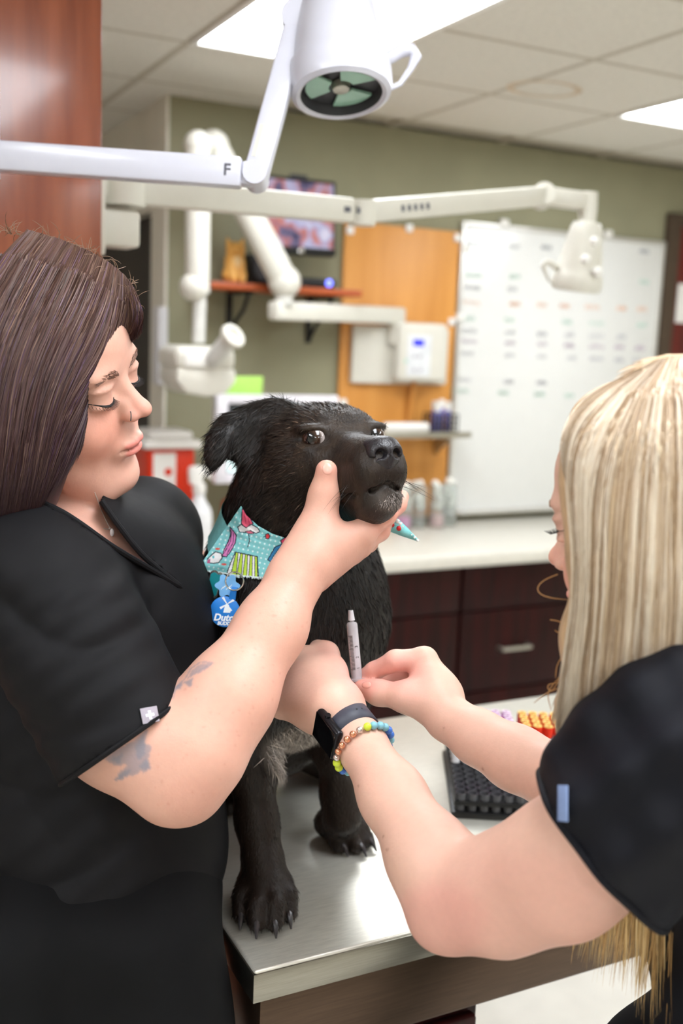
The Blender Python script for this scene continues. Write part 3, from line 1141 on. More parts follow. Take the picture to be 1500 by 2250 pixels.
# ------------------------------------------------------------------ examination table
TX0, TX1, TY0, TY1 = 0.411, 1.65, 0.967, 1.60
M_top = mat('scratched_stainless_top', (214, 211, 200), 0.36, 0.6, var=0.10, scale=22, stretch=(2, 26, 26), aniso=0.4, rvar=0.06, bump=0.03, bscale=60)
tb = empty('exam_table', (1.0, 1.3, 0), 'stainless steel topped exam table on a dark mahogany pedestal', 'table')
obj('table_top', box(BM(), (TX0, TY0, TABLE_Z - 0.037), (TX1, TY1, TABLE_Z), 0.0035, seg=3), M_top, tb)
b = BM()
box(b, (TX0 - 0.0015, TY0 - 0.0018, TABLE_Z - 0.0375), (TX1, TY0 + 0.002, TABLE_Z - 0.003), 0.0006)
box(b, (TX0 - 0.0018, TY0 - 0.0015, TABLE_Z - 0.0375), (TX0 + 0.002, TY1, TABLE_Z - 0.003), 0.0006)
obj('edge_band', b, mat('brushed_edge_steel', (150, 146, 136), 0.32, 1.0, var=0.1, scale=20, stretch=(1, 30, 30)), tb)
obj('apron', box(BM(), (TX0 + 0.012, TY0 + 0.012, 0.784), (TX1 - 0.012, TY1 - 0.012, TABLE_Z - 0.037), 0.006),
    mat('bronzed_steel', (84, 68, 56), 0.34, 0.8, var=0.1, stretch=(1, 20, 20)), tb)
pd_ = obj('pedestal', box(BM(), (0.44, TY0 + 0.03, 0.06), (0.735, 1.46, 0.784), 0.003), M_mahog, tb)
obj('pedestal_door', box(BM(), (0.452, TY0 + 0.014, 0.08), (0.725, TY0 + 0.03, 0.77), 0.004), M_mahog, pd_)
obj('plinth', box(BM(), (0.46, TY0 + 0.06, 0.0), (0.72, 1.44, 0.06)), M_darkdoor, tb)
obj('support_leg', box(BM(), (1.575, 1.44, 0.0), (1.625, 1.49, 0.784), 0.004), M_steel, tb)

# ------------------------------------------------------------------ blood tube racks
RX, RY = np.array([0.875, -0.484, 0]), np.array([0.484, 0.875, 0])
RO = np.array([0.818, 1.203, TABLE_Z])
CW, RW = 0.0176, 0.0192


def rack(off, cols, rows, label):
    """moulded rack: base skirt and one open cup for each place"""
    o = RO + RX * off
    e = empty('tube_rack', o, label, 'tube rack', 'black tube racks on the steel table')
    M = frame(o, x=RX, y=RY)
    w, l = cols * CW + 0.008, rows * RW + 0.008
    b = BM()
    box(b, (0, 0, 0.0), (w, l, 0.010), 0.002, M)
    obj('base', b, M_black, e)
    cup = None
    pr = [(0.0062, 0.008), (0.0080, 0.008), (0.0084, 0.0335), (0.0080, 0.036), (0.0070, 0.036), (0.0066, 0.033), (0.0060, 0.012), (0.0, 0.012)]
    web = BM()
    box(web, (0.003, 0.003, 0.02), (w - 0.003, l - 0.003, 0.026), 0.0, M)
    obj('web', web, M_black, e)
    for r in range(rows):
        for c in range(cols):
            p = RX * (0.004 + (c + 0.5) * CW) + RY * (0.004 + (r + 0.5) * RW)
            if cup is None:
                cup = obj('cup', lathe(BM(), pr, None, 16, cap=False), mat('glossy_black_plastic', (72, 72, 75), 0.2, var=0.1), e, world_coords=False)
                me = cup.data
                oc = cup
            else:
                oc = bpy.data.objects.new('cup', me)
                COL.objects.link(oc); oc.parent = e
            oc.location = Vector(p)
    return e


rack(0, 6, 12, 'black moulded tube rack with empty front rows, holding purple capped tubes')
rack(0.1145, 5, 12, 'black moulded tube rack behind the forearm, holding red capped tubes')
M_glass = mat('clear_tube_plastic', (236, 236, 240), 0.08, var=0.0, trans=0.55, ior=1.3)
M_label = mat('tube_paper_label', (238, 236, 240), 0.6, var=0.03)


def tube_proto(capm, ringm):
    e = empty('blood_tube', (0, 0, 0))
    obj('tube_body', lathe(BM(), [(0.0, 0.0), (0.004, 0.001), (0.0060, 0.006), (0.0062, 0.058), (0.0050, 0.058), (0.005, 0.007), (0.0, 0.004)], None, 14, cap=False), M_glass, e, world_coords=False)
    obj('paper_label', lathe(BM(), [(0.00625, 0.012), (0.0064, 0.012), (0.0064, 0.05), (0.00625, 0.05)], None, 14, cap=False), M_label, e, world_coords=False)
    cp = obj('cap', lathe(BM(), [(0.0066, 0.052), (0.0077, 0.053), (0.0079, 0.067), (0.0074, 0.0700), (0.0060, 0.0708), (0.0030, 0.0690), (0.0, 0.0685)], None, 18, cap=False), capm, e, world_coords=False)
    obj('cap_ring', lathe(BM(), [(0.0028, 0.0692), (0.0075, 0.0708), (0.0070, 0.0722), (0.0034, 0.0718)], None, 18, cap=False), ringm, cp, world_coords=False)
    return e


pp = tube_proto(mat('purple_cap', (186, 40, 170), 0.4), mat('pale_lilac_cap_top', (238, 214, 236), 0.45))
rp = tube_proto(mat('red_cap', (232, 52, 22), 0.4), mat('yellow_cap_top', (246, 206, 110), 0.45))
first = {}
for proto_, off, cols, rows, label, grp in ((pp, 0, 6, range(6, 12), 'small clear blood tube with a purple cap, standing in the black rack', 'purple capped tubes'),
                                            (rp, 0.1145, 5, range(8, 12), 'small clear blood tube with a red and yellow cap, standing in the black rack', 'red capped tubes')):
    used = False
    for r in rows:
        for c in range(cols):
            t_ = proto_ if not used else copy_tree(proto_)
            used = True
            t_.location = Vector(RO + RX * (off + 0.004 + (c + 0.5) * CW) + RY * (0.004 + (r + 0.5) * RW) + np.array([0, 0, 0.0165]))
            tag(t_, label, 'blood tube', grp)

# ------------------------------------------------------------------ things on the worktop
sb = empty('sharps_bin', (1.10, 3.52, COUNTER_Z), 'red sharps bin with a white lid and paper label', 'sharps bin')
M_red = mat('red_plastic', (214, 50, 14), 0.4, var=0.05)
obj('bin_body', box(BM(), (1.015, 3.45, COUNTER_Z), (1.185, 3.62, 1.215), 0.015, seg=3), M_red, sb)
lid = BM()
box(lid, (0.995, 3.43, 1.215), (1.205, 3.64, 1.245), 0.012, seg=3)
box(lid, (1.02, 3.455, 1.243), (1.18, 3.615, 1.275), 0.014, seg=3)
obj('lid', lid, M_white, sb)
lb = obj('paper_label', box(BM(), (1.035, 3.4485, 1.06), (1.115, 3.4497, 1.20)), M_white, sb)
obj('hazard_dot', lathe(BM(), [(0, 0), (0.014, 0), (0.014, 0.001), (0, 0.001)], frame((1.088, 3.4482, 1.135), z=(0, -1, 0), x=(1, 0, 0))), M_red, lb)
obj('printed_text', box(BM(), (1.045, 3.4483, 1.085), (1.10, 3.4486, 1.10)), ink['p'], lb)

bt = empty('spray_bottle', (1.17, 3.36, COUNTER_Z), 'white plastic trigger spray bottle beside the red bin', 'spray bottle')
M_bt = Matrix.Translation((1.17, 3.36, COUNTER_Z))
obj('bottle', lathe(BM(), [(0.0, 0.0), (0.042, 0.0), (0.046, 0.008), (0.046, 0.135), (0.043, 0.155), (0.024, 0.185), (0.019, 0.20), (0.018, 0.225), (0.0, 0.225)], M_bt, 28), mat('frosted_white_plastic', (224, 224, 224), 0.4), bt)
obj('collar', lathe(BM(), [(0.022, 0.215), (0.023, 0.218), (0.022, 0.245), (0.0, 0.247)], M_bt, 20), M_white, bt)
b = BM()
prism(b, [(-0.03, 0.0), (-0.034, 0.05), (-0.028, 0.062), (0.012, 0.064), (0.034, 0.052), (0.052, 0.02), (0.05, 0.012), (0.03, 0.026), (0.014, 0.03), (0.016, 0.0)], 0.026,
      frame((1.165, 3.373, COUNTER_Z + 0.243), x=(1, 0, 0), y=(0, 0, 1)), 0.005)
obj('trigger_head', b, M_white, bt)

fc = empty('sink_tap', (1.42, 3.66, COUNTER_Z), 'small chrome sink tap with a bent spout on the worktop', 'tap')
b = BM()
lathe(b, [(0.0, 0.0), (0.028, 0.0), (0.03, 0.006), (0.018, 0.014), (0.016, 0.05), (0, 0.05)], Matrix.Translation((1.42, 3.66, COUNTER_Z)))
tube(b, [(1.42, 3.66, 0.9), (1.42, 3.655, 0.97), (1.425, 3.64, 1.0), (1.44, 3.60, 1.012), (1.455, 3.56, 1.0), (1.458, 3.55, 0.98)], 0.014, 12)
obj('spout', b, M_chrome, fc)
obj('lever', tube(BM(), [(1.42, 3.66, 0.985), (1.40, 3.67, 1.0), (1.375, 3.66, 0.985), (1.365, 3.65, 0.94)], [0.014, 0.012, 0.01, 0.009], 10), mat('copper_lever', (190, 92, 62), 0.3, 0.6), fc)

mn = empty('computer_monitor', (1.49, 3.5, COUNTER_Z), 'white framed computer monitor standing behind the dog', 'monitor')
b = BM()
for lo, hi in (((1.255, 1.09), (1.30, 1.405)), ((1.685, 1.09), (1.73, 1.405)), ((1.30, 1.372), (1.685, 1.405)), ((1.30, 1.09), (1.685, 1.125))):
    box(b, (lo[0], 3.44, lo[1]), (hi[0], 3.475, hi[1]), 0.004)
box(b, (1.26, 3.47, 1.095), (1.725, 3.50, 1.40), 0.006)
obj('case', b, mat('silver_white_plastic', (226, 222, 228), 0.35), mn)
obj('screen', box(BM(), (1.30, 3.452, 1.125), (1.685, 3.466, 1.372)), mat('dark_screen', (58, 62, 66), 0.15), mn, smooth=False)
obj('window_pane', box(BM(), (1.305, 3.4505, 1.13), (1.40, 3.4522, 1.19)), mat('pale_screen_window', (200, 224, 224), 0.3, emit=0.4), mn)
b = BM()
box(b, (1.46, 3.50, 0.88), (1.52, 3.53, 1.25), 0.004)
box(b, (1.38, 3.42, COUNTER_Z), (1.60, 3.60, COUNTER_Z + 0.02), 0.006)
obj('stand', b, MATS['silver_white_plastic'], mn)
b = BM()
prism(b, [(1.285, 1.405), (1.435, 1.405), (1.437, 1.468), (1.31, 1.466)], 0.03, frame((0, 3.49, 0), x=(1, 0, 0), y=(0, 0, 1)), 0.003)
tag(obj('green_card_box', b, mat('lime_card', (176, 222, 106), 0.6, var=0.04)), 'lime green card box resting on top of the monitor', 'box')

# steel wall shelf, roll and basket by the whiteboard
ss = empty('steel_shelf', (2.19, 3.62, 1.24), 'narrow stainless shelf on the plywood panel', 'shelf')
obj('plate', box(BM(), (1.99, 3.56, 1.243), (2.40, WALL_Y - 0.02, 1.25), 0.002), M_steel, ss)
obj('lip', box(BM(), (1.99, 3.552, 1.234), (2.40, 3.56, 1.258), 0.002), M_steel, ss)
for x in (2.05, 2.34):
    obj('bracket', prism(BM(), [(0, 0), (0.15, 0), (0, -0.1)], 0.006, frame((x, WALL_Y - 0.021, 1.243), x=(0, -1, 0), y=(0, 0, 1))), M_steel, ss)
tag(obj('paper_roll', lathe(BM(), [(0.006, 0.0), (0.020, 0.0), (0.021, 0.004), (0.021, 0.196), (0.020, 0.20), (0.006, 0.20)], frame((2.02, 3.61, 1.2715), z=(1, 0, 0), x=(0, 1, 0)), 24), M_white),
    'white paper roll lying along the stainless shelf', 'paper roll')
bk = empty('wire_basket', (2.29, 3.62, 1.25), 'small black basket on the stainless shelf', 'basket')
b = BM()
for z in (1.257, 1.28, 1.303, 1.326):
    tube(b, [(2.235, 3.575, z), (2.345, 3.575, z), (2.345, 3.665, z), (2.235, 3.665, z)], 0.004, 6, closed=True)
for i in range(7):
    x = 2.235 + 0.11 * i / 6
    for y in (3.575, 3.665):
        tube(b, [(x, y, 1.254), (x, y, 1.326)], 0.003, 6)
box(b, (2.237, 3.577, 1.2505), (2.343, 3.663, 1.256))
obj('wire_frame', b, M_black, bk)
for i, (x, y, h) in enumerate(((2.26, 3.60, 0.115), (2.285, 3.61, 0.13), (2.31, 3.60, 0.12), (2.327, 3.625, 0.11), (2.275, 3.645, 0.12))):
    e = empty('vial', (x, y, 1.2565), 'white capped vial standing in the black basket', 'vial', 'vials in the basket')
    Mv = Matrix.Translation((x, y, 1.2565))
    obj('glass', lathe(BM(), [(0, 0), (0.011, 0), (0.0115, 0.004), (0.0115, h - 0.04), (0.008, h - 0.034), (0, h - 0.034)], Mv, 14), mat('violet_glass', (120, 120, 190), 0.2), e)
    obj('cap', lathe(BM(), [(0.0, h - 0.034), (0.0125, h - 0.034), (0.0125, h - 0.002), (0.010, h), (0, h)], Mv, 14), M_white, e)

M_jar = mat('jar_glass', (240, 244, 242), 0.05, var=0.0, trans=0.85, ior=1.2)
M_cot = mat('cotton_wool', (240, 238, 228), 0.9, var=0.08, scale=80, bump=0.6, bscale=90)
for i, (x, y, fill) in enumerate(((2.125, 3.60, 'pink'), (2.205, 3.62, 'clear'), (2.285, 3.60, 'rose'), (2.36, 3.63, 'clear'))):
    txt = {'pink': 'glass jar of cotton wool with a bright pink base', 'rose': 'glass jar of cotton wool with a pale rose base',
           'clear': 'clear glass jar of cotton wool %s' % ('between the pink and rose jars' if i == 1 else 'beside the whiteboard edge')}[fill]
    e = empty('glass_jar', (x, y, COUNTER_Z), txt, 'jar', 'jars on the worktop')
    Mj = Matrix.Translation((x, y, COUNTER_Z))
    obj('glass', lathe(BM(), [(0.0, 0.001), (0.032, 0.001), (0.034, 0.006), (0.034, 0.17), (0.031, 0.178), (0.031, 0.168), (0.031, 0.008), (0.0, 0.006)], Mj, 24, cap=False), M_jar, e)
    cc = Clay()
    for k in range(14):
        a_ = random.random() * 6.28; rr = random.uniform(0.004, 0.019)
        cc.ell(np.array([x + rr * math.cos(a_), y + rr * math.sin(a_), COUNTER_Z + random.uniform(0.085, 0.19)]), np.full(3, random.uniform(0.011, 0.016)), k=0.006)
    v, q = cc.mesh(0.005)
    obj('foot', lathe(BM(), [(0.0, 0.006), (0.029, 0.008), (0.029, 0.05 if fill != 'clear' else 0.015), (0.0, 0.05 if fill != 'clear' else 0.015)], Mj, 20),
        mat(fill + '_jar_foot', {'pink': (236, 130, 206), 'rose': (236, 186, 186), 'clear': (190, 190, 176)}[fill], 0.5), e)
    raw('cotton', v, q, M_cot, e)
b = BM()
box(b, (CX - 0.05, WALL_Y - 0.06, 1.42), (CX - 0.0125, WALL_Y + 0.02, 1.70), 0.008)
tag(obj('wall_dispenser', b, mat('pale_grey_metal', (214, 214, 216), 0.35, var=0.02)), 'tall pale grey box fixed to the cream corner post', 'dispenser')


# ------------------------------------------------------------------ the dog
M_fur = mat('black_dog_fur', (255, 255, 255), 0.45, attr='Col', var=0.3, scale=160, stretch=(1, 1, 0.5), spec=0.32, bump=0.5, bscale=330)
M_hair = mat('dog_hair', (255, 255, 255), 0.48, attr='Col', var=0.1, scale=50, spec=0.32)
M_eye = mat('eye_surface', (255, 255, 255), 0.06, attr='Col', var=0.0, coat=0.6)
M_nose = mat('wet_nose_leather', (34, 31, 35), 0.33, var=0.2, scale=300, bump=0.35, bscale=500, spec=0.6)
M_claw = mat('dark_claw', (58, 54, 56), 0.25, var=0.3, scale=100)

dog = empty('dog', (0.56, 1.25, TABLE_Z), 'black short haired dog with a white chin sitting on the steel table', 'dog')
DF = head_frame(P(750, 966, 1.20), V3((0.418, -0.05, -0.906)), V3((0.905, -0.062, 0.421)))
D = Clay()
mm = 0.001


def de(c, r, k=0.012, op=1, both=True, tilt=None):
    for s in ((-1, 1) if both and c[0] else (1,)):
        DF.ell(D, (c[0] * s * mm, c[1] * mm, c[2] * mm), (r[0] * mm, r[1] * mm, r[2] * mm), k, op, tilt)


def dc(a, b, ra, rb, k=0.012, op=1, both=False, flat=None):
    for s in ((-1, 1) if both else (1,)):
        DF.cone(D, (a[0] * s * mm, a[1] * mm, a[2] * mm), (b[0] * s * mm, b[1] * mm, b[2] * mm), ra * mm, rb * mm, k, op, flat)


# skull, cheeks, muzzle
de((0, -58, 0), (62, 68, 46), 0.02)
de((20, -20, 12), (26, 34, 19), 0.018)
de((42, -55, -30), (34, 52, 44), 0.025)
de((30, -8, -26), (24, 40, 26), 0.02)
dc((0, -8, -20), (0, 78, -28), 34, 27, 0.02, flat=(2, 0.86))
de((13, 72, -46), (20, 38, 24), 0.014)
de((24, 36, -52), (18, 42, 24), 0.014)
de((0, 88, -40), (25, 20, 26), 0.014)
dc((0, -40, -62), (0, 70, -76), 36, 25, 0.018)
de((0, 80, -77), (23, 20, 14), 0.012)
# mouth line and nose seat
for s in (-1, 1):
    pts = [(0, 106, -58), (14 * s, 98, -64), (27 * s, 76, -68), (37 * s, 48, -68), (44 * s, 22, -62)]
    for a, b in zip(pts, pts[1:]):
        DF.cone(D, np.array(a) * mm, np.array(b) * mm, 0.0022, 0.0022, 0.004, -1)
# eye sockets and lids
de((38, 14, 1), (17, 17, 11), 0.008, -1)
de((37, 3, 13), (19, 16.5, 6), 0.006)
de((36, 2, -11), (18, 16.5, 5), 0.006)
de((14, 12, -2), (9, 12, 14), 0.014)

# ears: raised at the root, tip folded over
eb = DF(-0.052, -0.066, 0.030)
nE = unit(V3((-0.2, -0.1, -1)))
fold = P(497, 945, 1.235)
D.cone(eb, P(566, 960, 1.245), 0.030, 0.036, 0.02, flat=(nE, 0.5))
D.cone(P(566, 950, 1.245), P(520, 962, 1.238), 0.036, 0.028, 0.012, flat=(nE, 0.30))
D.cone(P(590, 925, 1.25), P(505, 940, 1.24), 0.016, 0.013, 0.012, flat=(nE, 0.5))
D.chain([P(505, 948, 1.236), P(484, 972, 1.228), P(471, 1005, 1.224), P(465, 1032, 1.224)], [0.019, 0.016, 0.010, 0.003], 0.01, flat=(nE, 0.36))
D.ell(P(545, 968, 1.218), (0.020, 0.026, 0.012), np.stack([AXR, AXD, AXF]), 0.012, -1)
eb2 = DF(0.048, -0.085, 0.022)
D.cone(eb2, DF(0.066, -0.105, 0.015), 0.026, 0.024, 0.015, flat=(DF.A[1], 0.5))
D.chain([DF(0.066, -0.105, 0.015), DF(0.080, -0.105, -0.005), DF(0.086, -0.095, -0.04)], [0.024, 0.018, 0.004], 0.01, flat=(DF.A[1], 0.5))

# neck, chest, trunk
ch = P(640, 1352, 1.335)
D.chain([DF(0, -0.05, -0.03), P(640, 1120, 1.285), P(625, 1210, 1.31)], [0.066, 0.072, 0.085], 0.03)
D.ell(ch, (0.106, 0.12, 0.145), None, 0.05)
D.ell(P(560, 1400, 1.30), (0.055, 0.08, 0.12), None, 0.04)
D.ell(P(735, 1330, 1.36), (0.05, 0.07, 0.11), None, 0.04)
D.cone(ch, (0.565, 1.44, 1.06), 0.105, 0.115, 0.05)
D.cone(ch + (0, 0.02, -0.10), (0.60, 1.36, 1.03), 0.075, 0.07, 0.04)
belly = P(636, 1625, 1.46)
D.ell(belly, (0.05, 0.05, 0.032), None, 0.03)
# haunches and hind feet
for s, x in ((-1, 0.50), (1, 0.68)):
    D.ell((x, 1.42, 1.02), (0.05, 0.10, 0.085), None, 0.03)
    D.chain([(x + s * 0.005, 1.47, 0.955), (x + 0.02 + s * 0.01, 1.36, 0.945)], [0.028, 0.024], 0.02)
    for t in (-1, 0, 1):
        D.ell((x + 0.02 + s * 0.01 + t * 0.014, 1.335, 0.937), (0.011, 0.022, 0.014), None, 0.006)
D.chain([(0.53, 1.48, 0.99), (0.465, 1.49, 0.942), (0.445, 1.46, 0.936)], [0.03, 0.018, 0.012], 0.02)
# near foreleg
near_leg = [P(556, 1400, 1.315), P(540, 1530, 1.30), P(553, 1680, 1.29), P(566, 1810, 1.285), P(577, 1890, 1.275)]
D.chain(near_leg, [0.054, 0.043, 0.0295, 0.0225, 0.0235], 0.022)
D.ell(P(553, 1785, 1.295), (0.019, 0.02, 0.028), None, 0.015)
far_leg = [P(765, 1360, 1.37), P(752, 1500, 1.385), P(740, 1640, 1.40), P(745, 1745, 1.415), P(752, 1795, 1.415)]
D.chain(far_leg, [0.050, 0.040, 0.029, 0.0225, 0.024], 0.022)


def paw(base, fwd, claws, scale=1.0):
    """foot with four knuckled toes; claws are returned as (root, tip)"""
    f = unit(np.array([fwd[0], fwd[1], 0.0])); r = np.array([f[1], -f[0], 0])
    z = np.array([0, 0, 1.0])
    b = np.array([base[0], base[1], TABLE_Z])
    D.ell(b + z * 0.024 * scale - f * 0.004, (0.031 * scale, 0.034 * scale, 0.022 * scale), np.stack([r, f, z]), 0.016)
    for i, (x, y) in enumerate(((-0.025, 0.010), (-0.0095, 0.028), (0.0095, 0.028), (0.025, 0.010))):
        D.chain([b + r * x * 0.8 * scale + f * (y - 0.02) * scale + z * 0.032 * scale,
                 b + r * x * scale + f * (y + 0.002) * scale + z * 0.026 * scale,
                 b + r * x * 1.05 * scale + f * (y + 0.014) * scale + z * 0.0125 * scale], [0.012 * scale, 0.0125 * scale, 0.0115 * scale], 0.005)
        c0 = b + r * x * 1.08 * scale + f * (y + 0.021) * scale + z * 0.015 * scale
        claws.append((c0, c0 + f * 0.013 * scale - z * 0.0125 * scale + r * x * 0.08))


claws = []
pn = P(588, 1975, 1.262)
paw((pn[0] - 0.002, pn[1] + 0.006), V3((0.12, 0, -1)), claws, 1.04)
D.cone(near_leg[-1], (pn[0], pn[1] + 0.008, TABLE_Z + 0.038), 0.0235, 0.027, 0.014)
pf = np.array([0.632, 1.205, 0])
paw(pf, V3((0.75, 0, -0.66)), claws, 0.98)
D.cone(far_leg[-1], (pf[0], pf[1], TABLE_Z + 0.034), 0.024, 0.025, 0.012)

belly_c = D.hit(648, 1628, 0.9, 1.7)
DOG_V, DOG_Q = largest(*D.mesh(0.0024))
px = to_px(DOG_V)
L = DF.loc(DOG_V) / mm


def dog_color(p):
    l = DF.loc(p) / mm
    x = to_px(p)
    C = np.tile(np.array([0.0078, 0.0060, 0.0052]), (len(p), 1))
    n = 0.5 + 0.5 * wob(p, 220, 3)
    head = np.clip((l[:, 1] + 70) / 60, 0, 1) * (np.abs(l[:, 2]) < 110)
    C = mixc(C, head * 0.7, (0.021, 0.0135, 0.0095))
    C = mixc(C, head * np.clip(n - 0.35, 0, 1) * 0.6, (0.050, 0.030, 0.017))
    leg = np.clip((1.17 - p[:, 2]) / 0.1, 0, 1)
    C = mixc(C, leg * 0.6, (0.017, 0.0088, 0.0055))
    C = mixc(C, blob(l, (8, 96, -76), (17, 18, 9), 0.9) * np.clip(0.35 + 0.7 * n, 0, 1), (0.10, 0.085, 0.075))
    C = mixc(C, blob(p, belly_c, (0.045, 0.05, 0.028), 0.6) * np.clip(0.15 + 0.9 * n, 0, 1), (0.22, 0.19, 0.16))
    return np.clip(C, 0, 1)


raw('body', DOG_V, DOG_Q, M_fur, dog, colors=dog_color(DOG_V))


def dog_flow(p, N):
    l = DF.loc(p) / mm
    h = np.clip((l[:, 1] + 90) / 60, 0, 1) * (l[:, 2] > -105)
    f = np.array([0.05, 0.15, -1.0])[None] * (1 - h)[:, None] + (-DF.A[1] - 0.25 * DF.A[2])[None] * h[:, None]
    xp = to_px(p)
    ear = (xp[:, 0] < 585) & (xp[:, 1] > 890) & (xp[:, 1] < 1060)
    f[ear] = unit(AXD - 0.9 * AXR)
    return f


def dog_len(p):
    l = DF.loc(p) / mm
    xp = to_px(p)
    face = np.clip((l[:, 1] + 20) / 50, 0, 1) * (l[:, 2] > -105)
    Ls = 0.015 - 0.0105 * face
    leg = np.clip((1.15 - p[:, 2]) / 0.1, 0, 1)
    Ls = Ls * (1 - 0.5 * leg)
    ear = (xp[:, 0] < 600) & (xp[:, 1] > 890) & (xp[:, 1] < 1060)
    Ls = np.where(ear, 0.015, Ls)
    return Ls


def dog_seen(c):
    l = DF.loc(c) / mm
    eyes = np.minimum(((l - np.array([37, 12, 1])) ** 2).sum(1), ((l - np.array([-37, 12, 1])) ** 2).sum(1)) > 17 ** 2
    nose = ((l - np.array([0, 106, -26])) ** 2).sum(1) > 19 ** 2
    return (eyes & nose).astype(float) * (1 + 1.2 * (l[:, 1] > -30))


fv, fq, fc_ = fur(DOG_V, DOG_Q, 85000, dog_flow, dog_len, 0.00065, 0.22, lambda p: dog_color(p) * 1.15 + 0.0005, 11, jitter=0.2, mask=dog_seen, spread=0.65)
o = raw('coat', fv, fq, M_hair, dog, colors=fc_)
o['kind'] = 'stuff'

# longer pale hairs on the chin and belly
for nm, cm_, rr_, n_, ln_ in (('chin_hair', DF(0.010, 0.096, -0.076), (0.016, 0.016, 0.008), 800, 0.0055), ('belly_hair', belly_c, (0.05, 0.05, 0.03), 2500, 0.022)):
    fl_ = (-DF.A[1] * 0.4 - DF.A[2]) if nm == 'chin_hair' else np.array([0.3, 0.1, -1.0])
    cv, cq, cc_ = fur(DOG_V, DOG_Q, n_, lambda p, N: np.tile(fl_, (len(p), 1)), lambda p: np.full(len(p), ln_), 0.0006, 0.35,
                      lambda p: np.tile((0.20, 0.17, 0.155) if nm == 'chin_hair' else (0.34, 0.30, 0.27), (len(p), 1)), 77, jitter=0.35, spread=0.5, mask=lambda c: (blob(c, cm_, rr_, 0.3) > 0.2).astype(float))
    o = raw(nm, cv, cq, M_hair, dog, colors=cc_)
    o['kind'] = 'stuff'

# eyes
for s in (-1, 1):
    c = DF(s * 0.0365, 0.0060, 0.0015)
    b2 = bmesh.new()
    bmesh.ops.create_uvsphere(b2, u_segments=40, v_segments=28, radius=0.0145)
    vv = np.array([v.co for v in b2.verts]); ff = [[v.index for v in f.verts] for f in b2.faces]
    b2.free()
    gz = unit(DF.A[1] * 0.55 + DF.A[0] * (0.45 * s) - AXF * 0.7 - AXR * 0.45)
    ang = np.degrees(np.arccos(np.clip(vv @ gz / 0.0145, -1, 1)))
    C = np.tile(np.array([0.42, 0.36, 0.34]), (len(vv), 1))
    C = mixc(C, np.clip((63 - ang) / 5, 0, 1), (0.030, 0.013, 0.007))
    C = mixc(C, np.clip((30 - ang) / 6, 0, 1), (0.003, 0.003, 0.004))
    tri = [f if len(f) == 4 else f + [f[-1]] for f in ff]
    me = bpy.data.meshes.new('eye')
    me.from_pydata((vv + c).tolist(), [], ff)
    me.polygons.foreach_set('use_smooth', [True] * len(me.polygons))
    a = me.color_attributes.new('Col', 'FLOAT_COLOR', 'POINT')
    a.data.foreach_set('color', np.concatenate([C, np.ones((len(C), 1))], 1).astype(np.float32).ravel())
    link('eye', me, M_eye, dog)
# nose leather with two nostrils
N_ = Clay()
DF.ell(N_, (0, 0.104, -0.026), (0.0205, 0.015, 0.0165), 0.006)
DF.ell(N_, (0, 0.098, -0.040), (0.012, 0.014, 0.014), 0.008)
DF.ell(N_, (0, 0.092, -0.016), (0.019, 0.018, 0.009), 0.008)
for s in (-1, 1):
    DF.ell(N_, (s * 0.0095, 0.118, -0.0275), (0.0062, 0.012, 0.0056), 0.003, -1)
    DF.ell(N_, (s * 0.0180, 0.110, -0.0325), (0.006, 0.008, 0.0020), 0.002, -1)
DF.ell(N_, (0, 0.121, -0.036), (0.0010, 0.006, 0.014), 0.002, -1)
v, q = N_.mesh(0.0012)
raw('nose', v, q, M_nose, dog)
b = BM()
for c0, c1 in claws:
    m_ = (c0 + c1) / 2 + np.array([0, 0, 0.0035])
    bb = BM()
    tube(bb, [c0 - (c1 - c0) * 0.25, m_, c1], [0.0042, 0.0034, 0.0010], 8)
    obj('claw', bb, M_claw, dog)
# whiskers
wp = []
for s in (-1, 1):
    for i in range(9):
        r0 = DF(s * random.uniform(0.014, 0.024), random.uniform(0.06, 0.095), random.uniform(-0.062, -0.045))
        d_ = unit(DF.A[0] * s * 0.8 + DF.A[1] * random.uniform(-0.1, 0.7) + DF.A[2] * random.uniform(-0.6, 0.1))
        u = np.linspace(0, 1, 8)[:, None]
        wp.append(r0 + d_ * u * random.uniform(0.03, 0.05) - DF.A[2] * (u ** 2) * random.uniform(0.004, 0.014))
wv, wq, wc = ribbons(np.array(wp), np.full(len(wp), 0.0003), -AXF, np.tile((0.02, 0.018, 0.016), (len(wp), 1)))
o = raw('whiskers', wv, wq, M_hair, dog, colors=wc)
o['kind'] = 'stuff'

# ------------------------------------------------------------------ bandana
bd = empty('bandana', P(560, 1200, 1.25), 'turquoise dotted bandana with cartoon print around the dog neck', 'bandana')
TQ = (0.23, 0.60, 0.62)
top_px = np.array([(529, 1112), (540, 1132), (566, 1155), (598, 1173), (634, 1185), (690, 1196), (750, 1200)], float)
bot_px = np.array([(429, 1257), (470, 1257), (520, 1266), (572, 1270), (622, 1268), (690, 1262), (750, 1250)], float)
nu, nv = 260, 130


def resample(c, n):
    d = np.concatenate([[0], np.cumsum(np.linalg.norm(np.diff(c, axis=0), axis=1))])
    t = np.linspace(0, d[-1], n)
    return np.stack([np.interp(t, d, c[:, 0]), np.interp(t, d, c[:, 1])], 1)


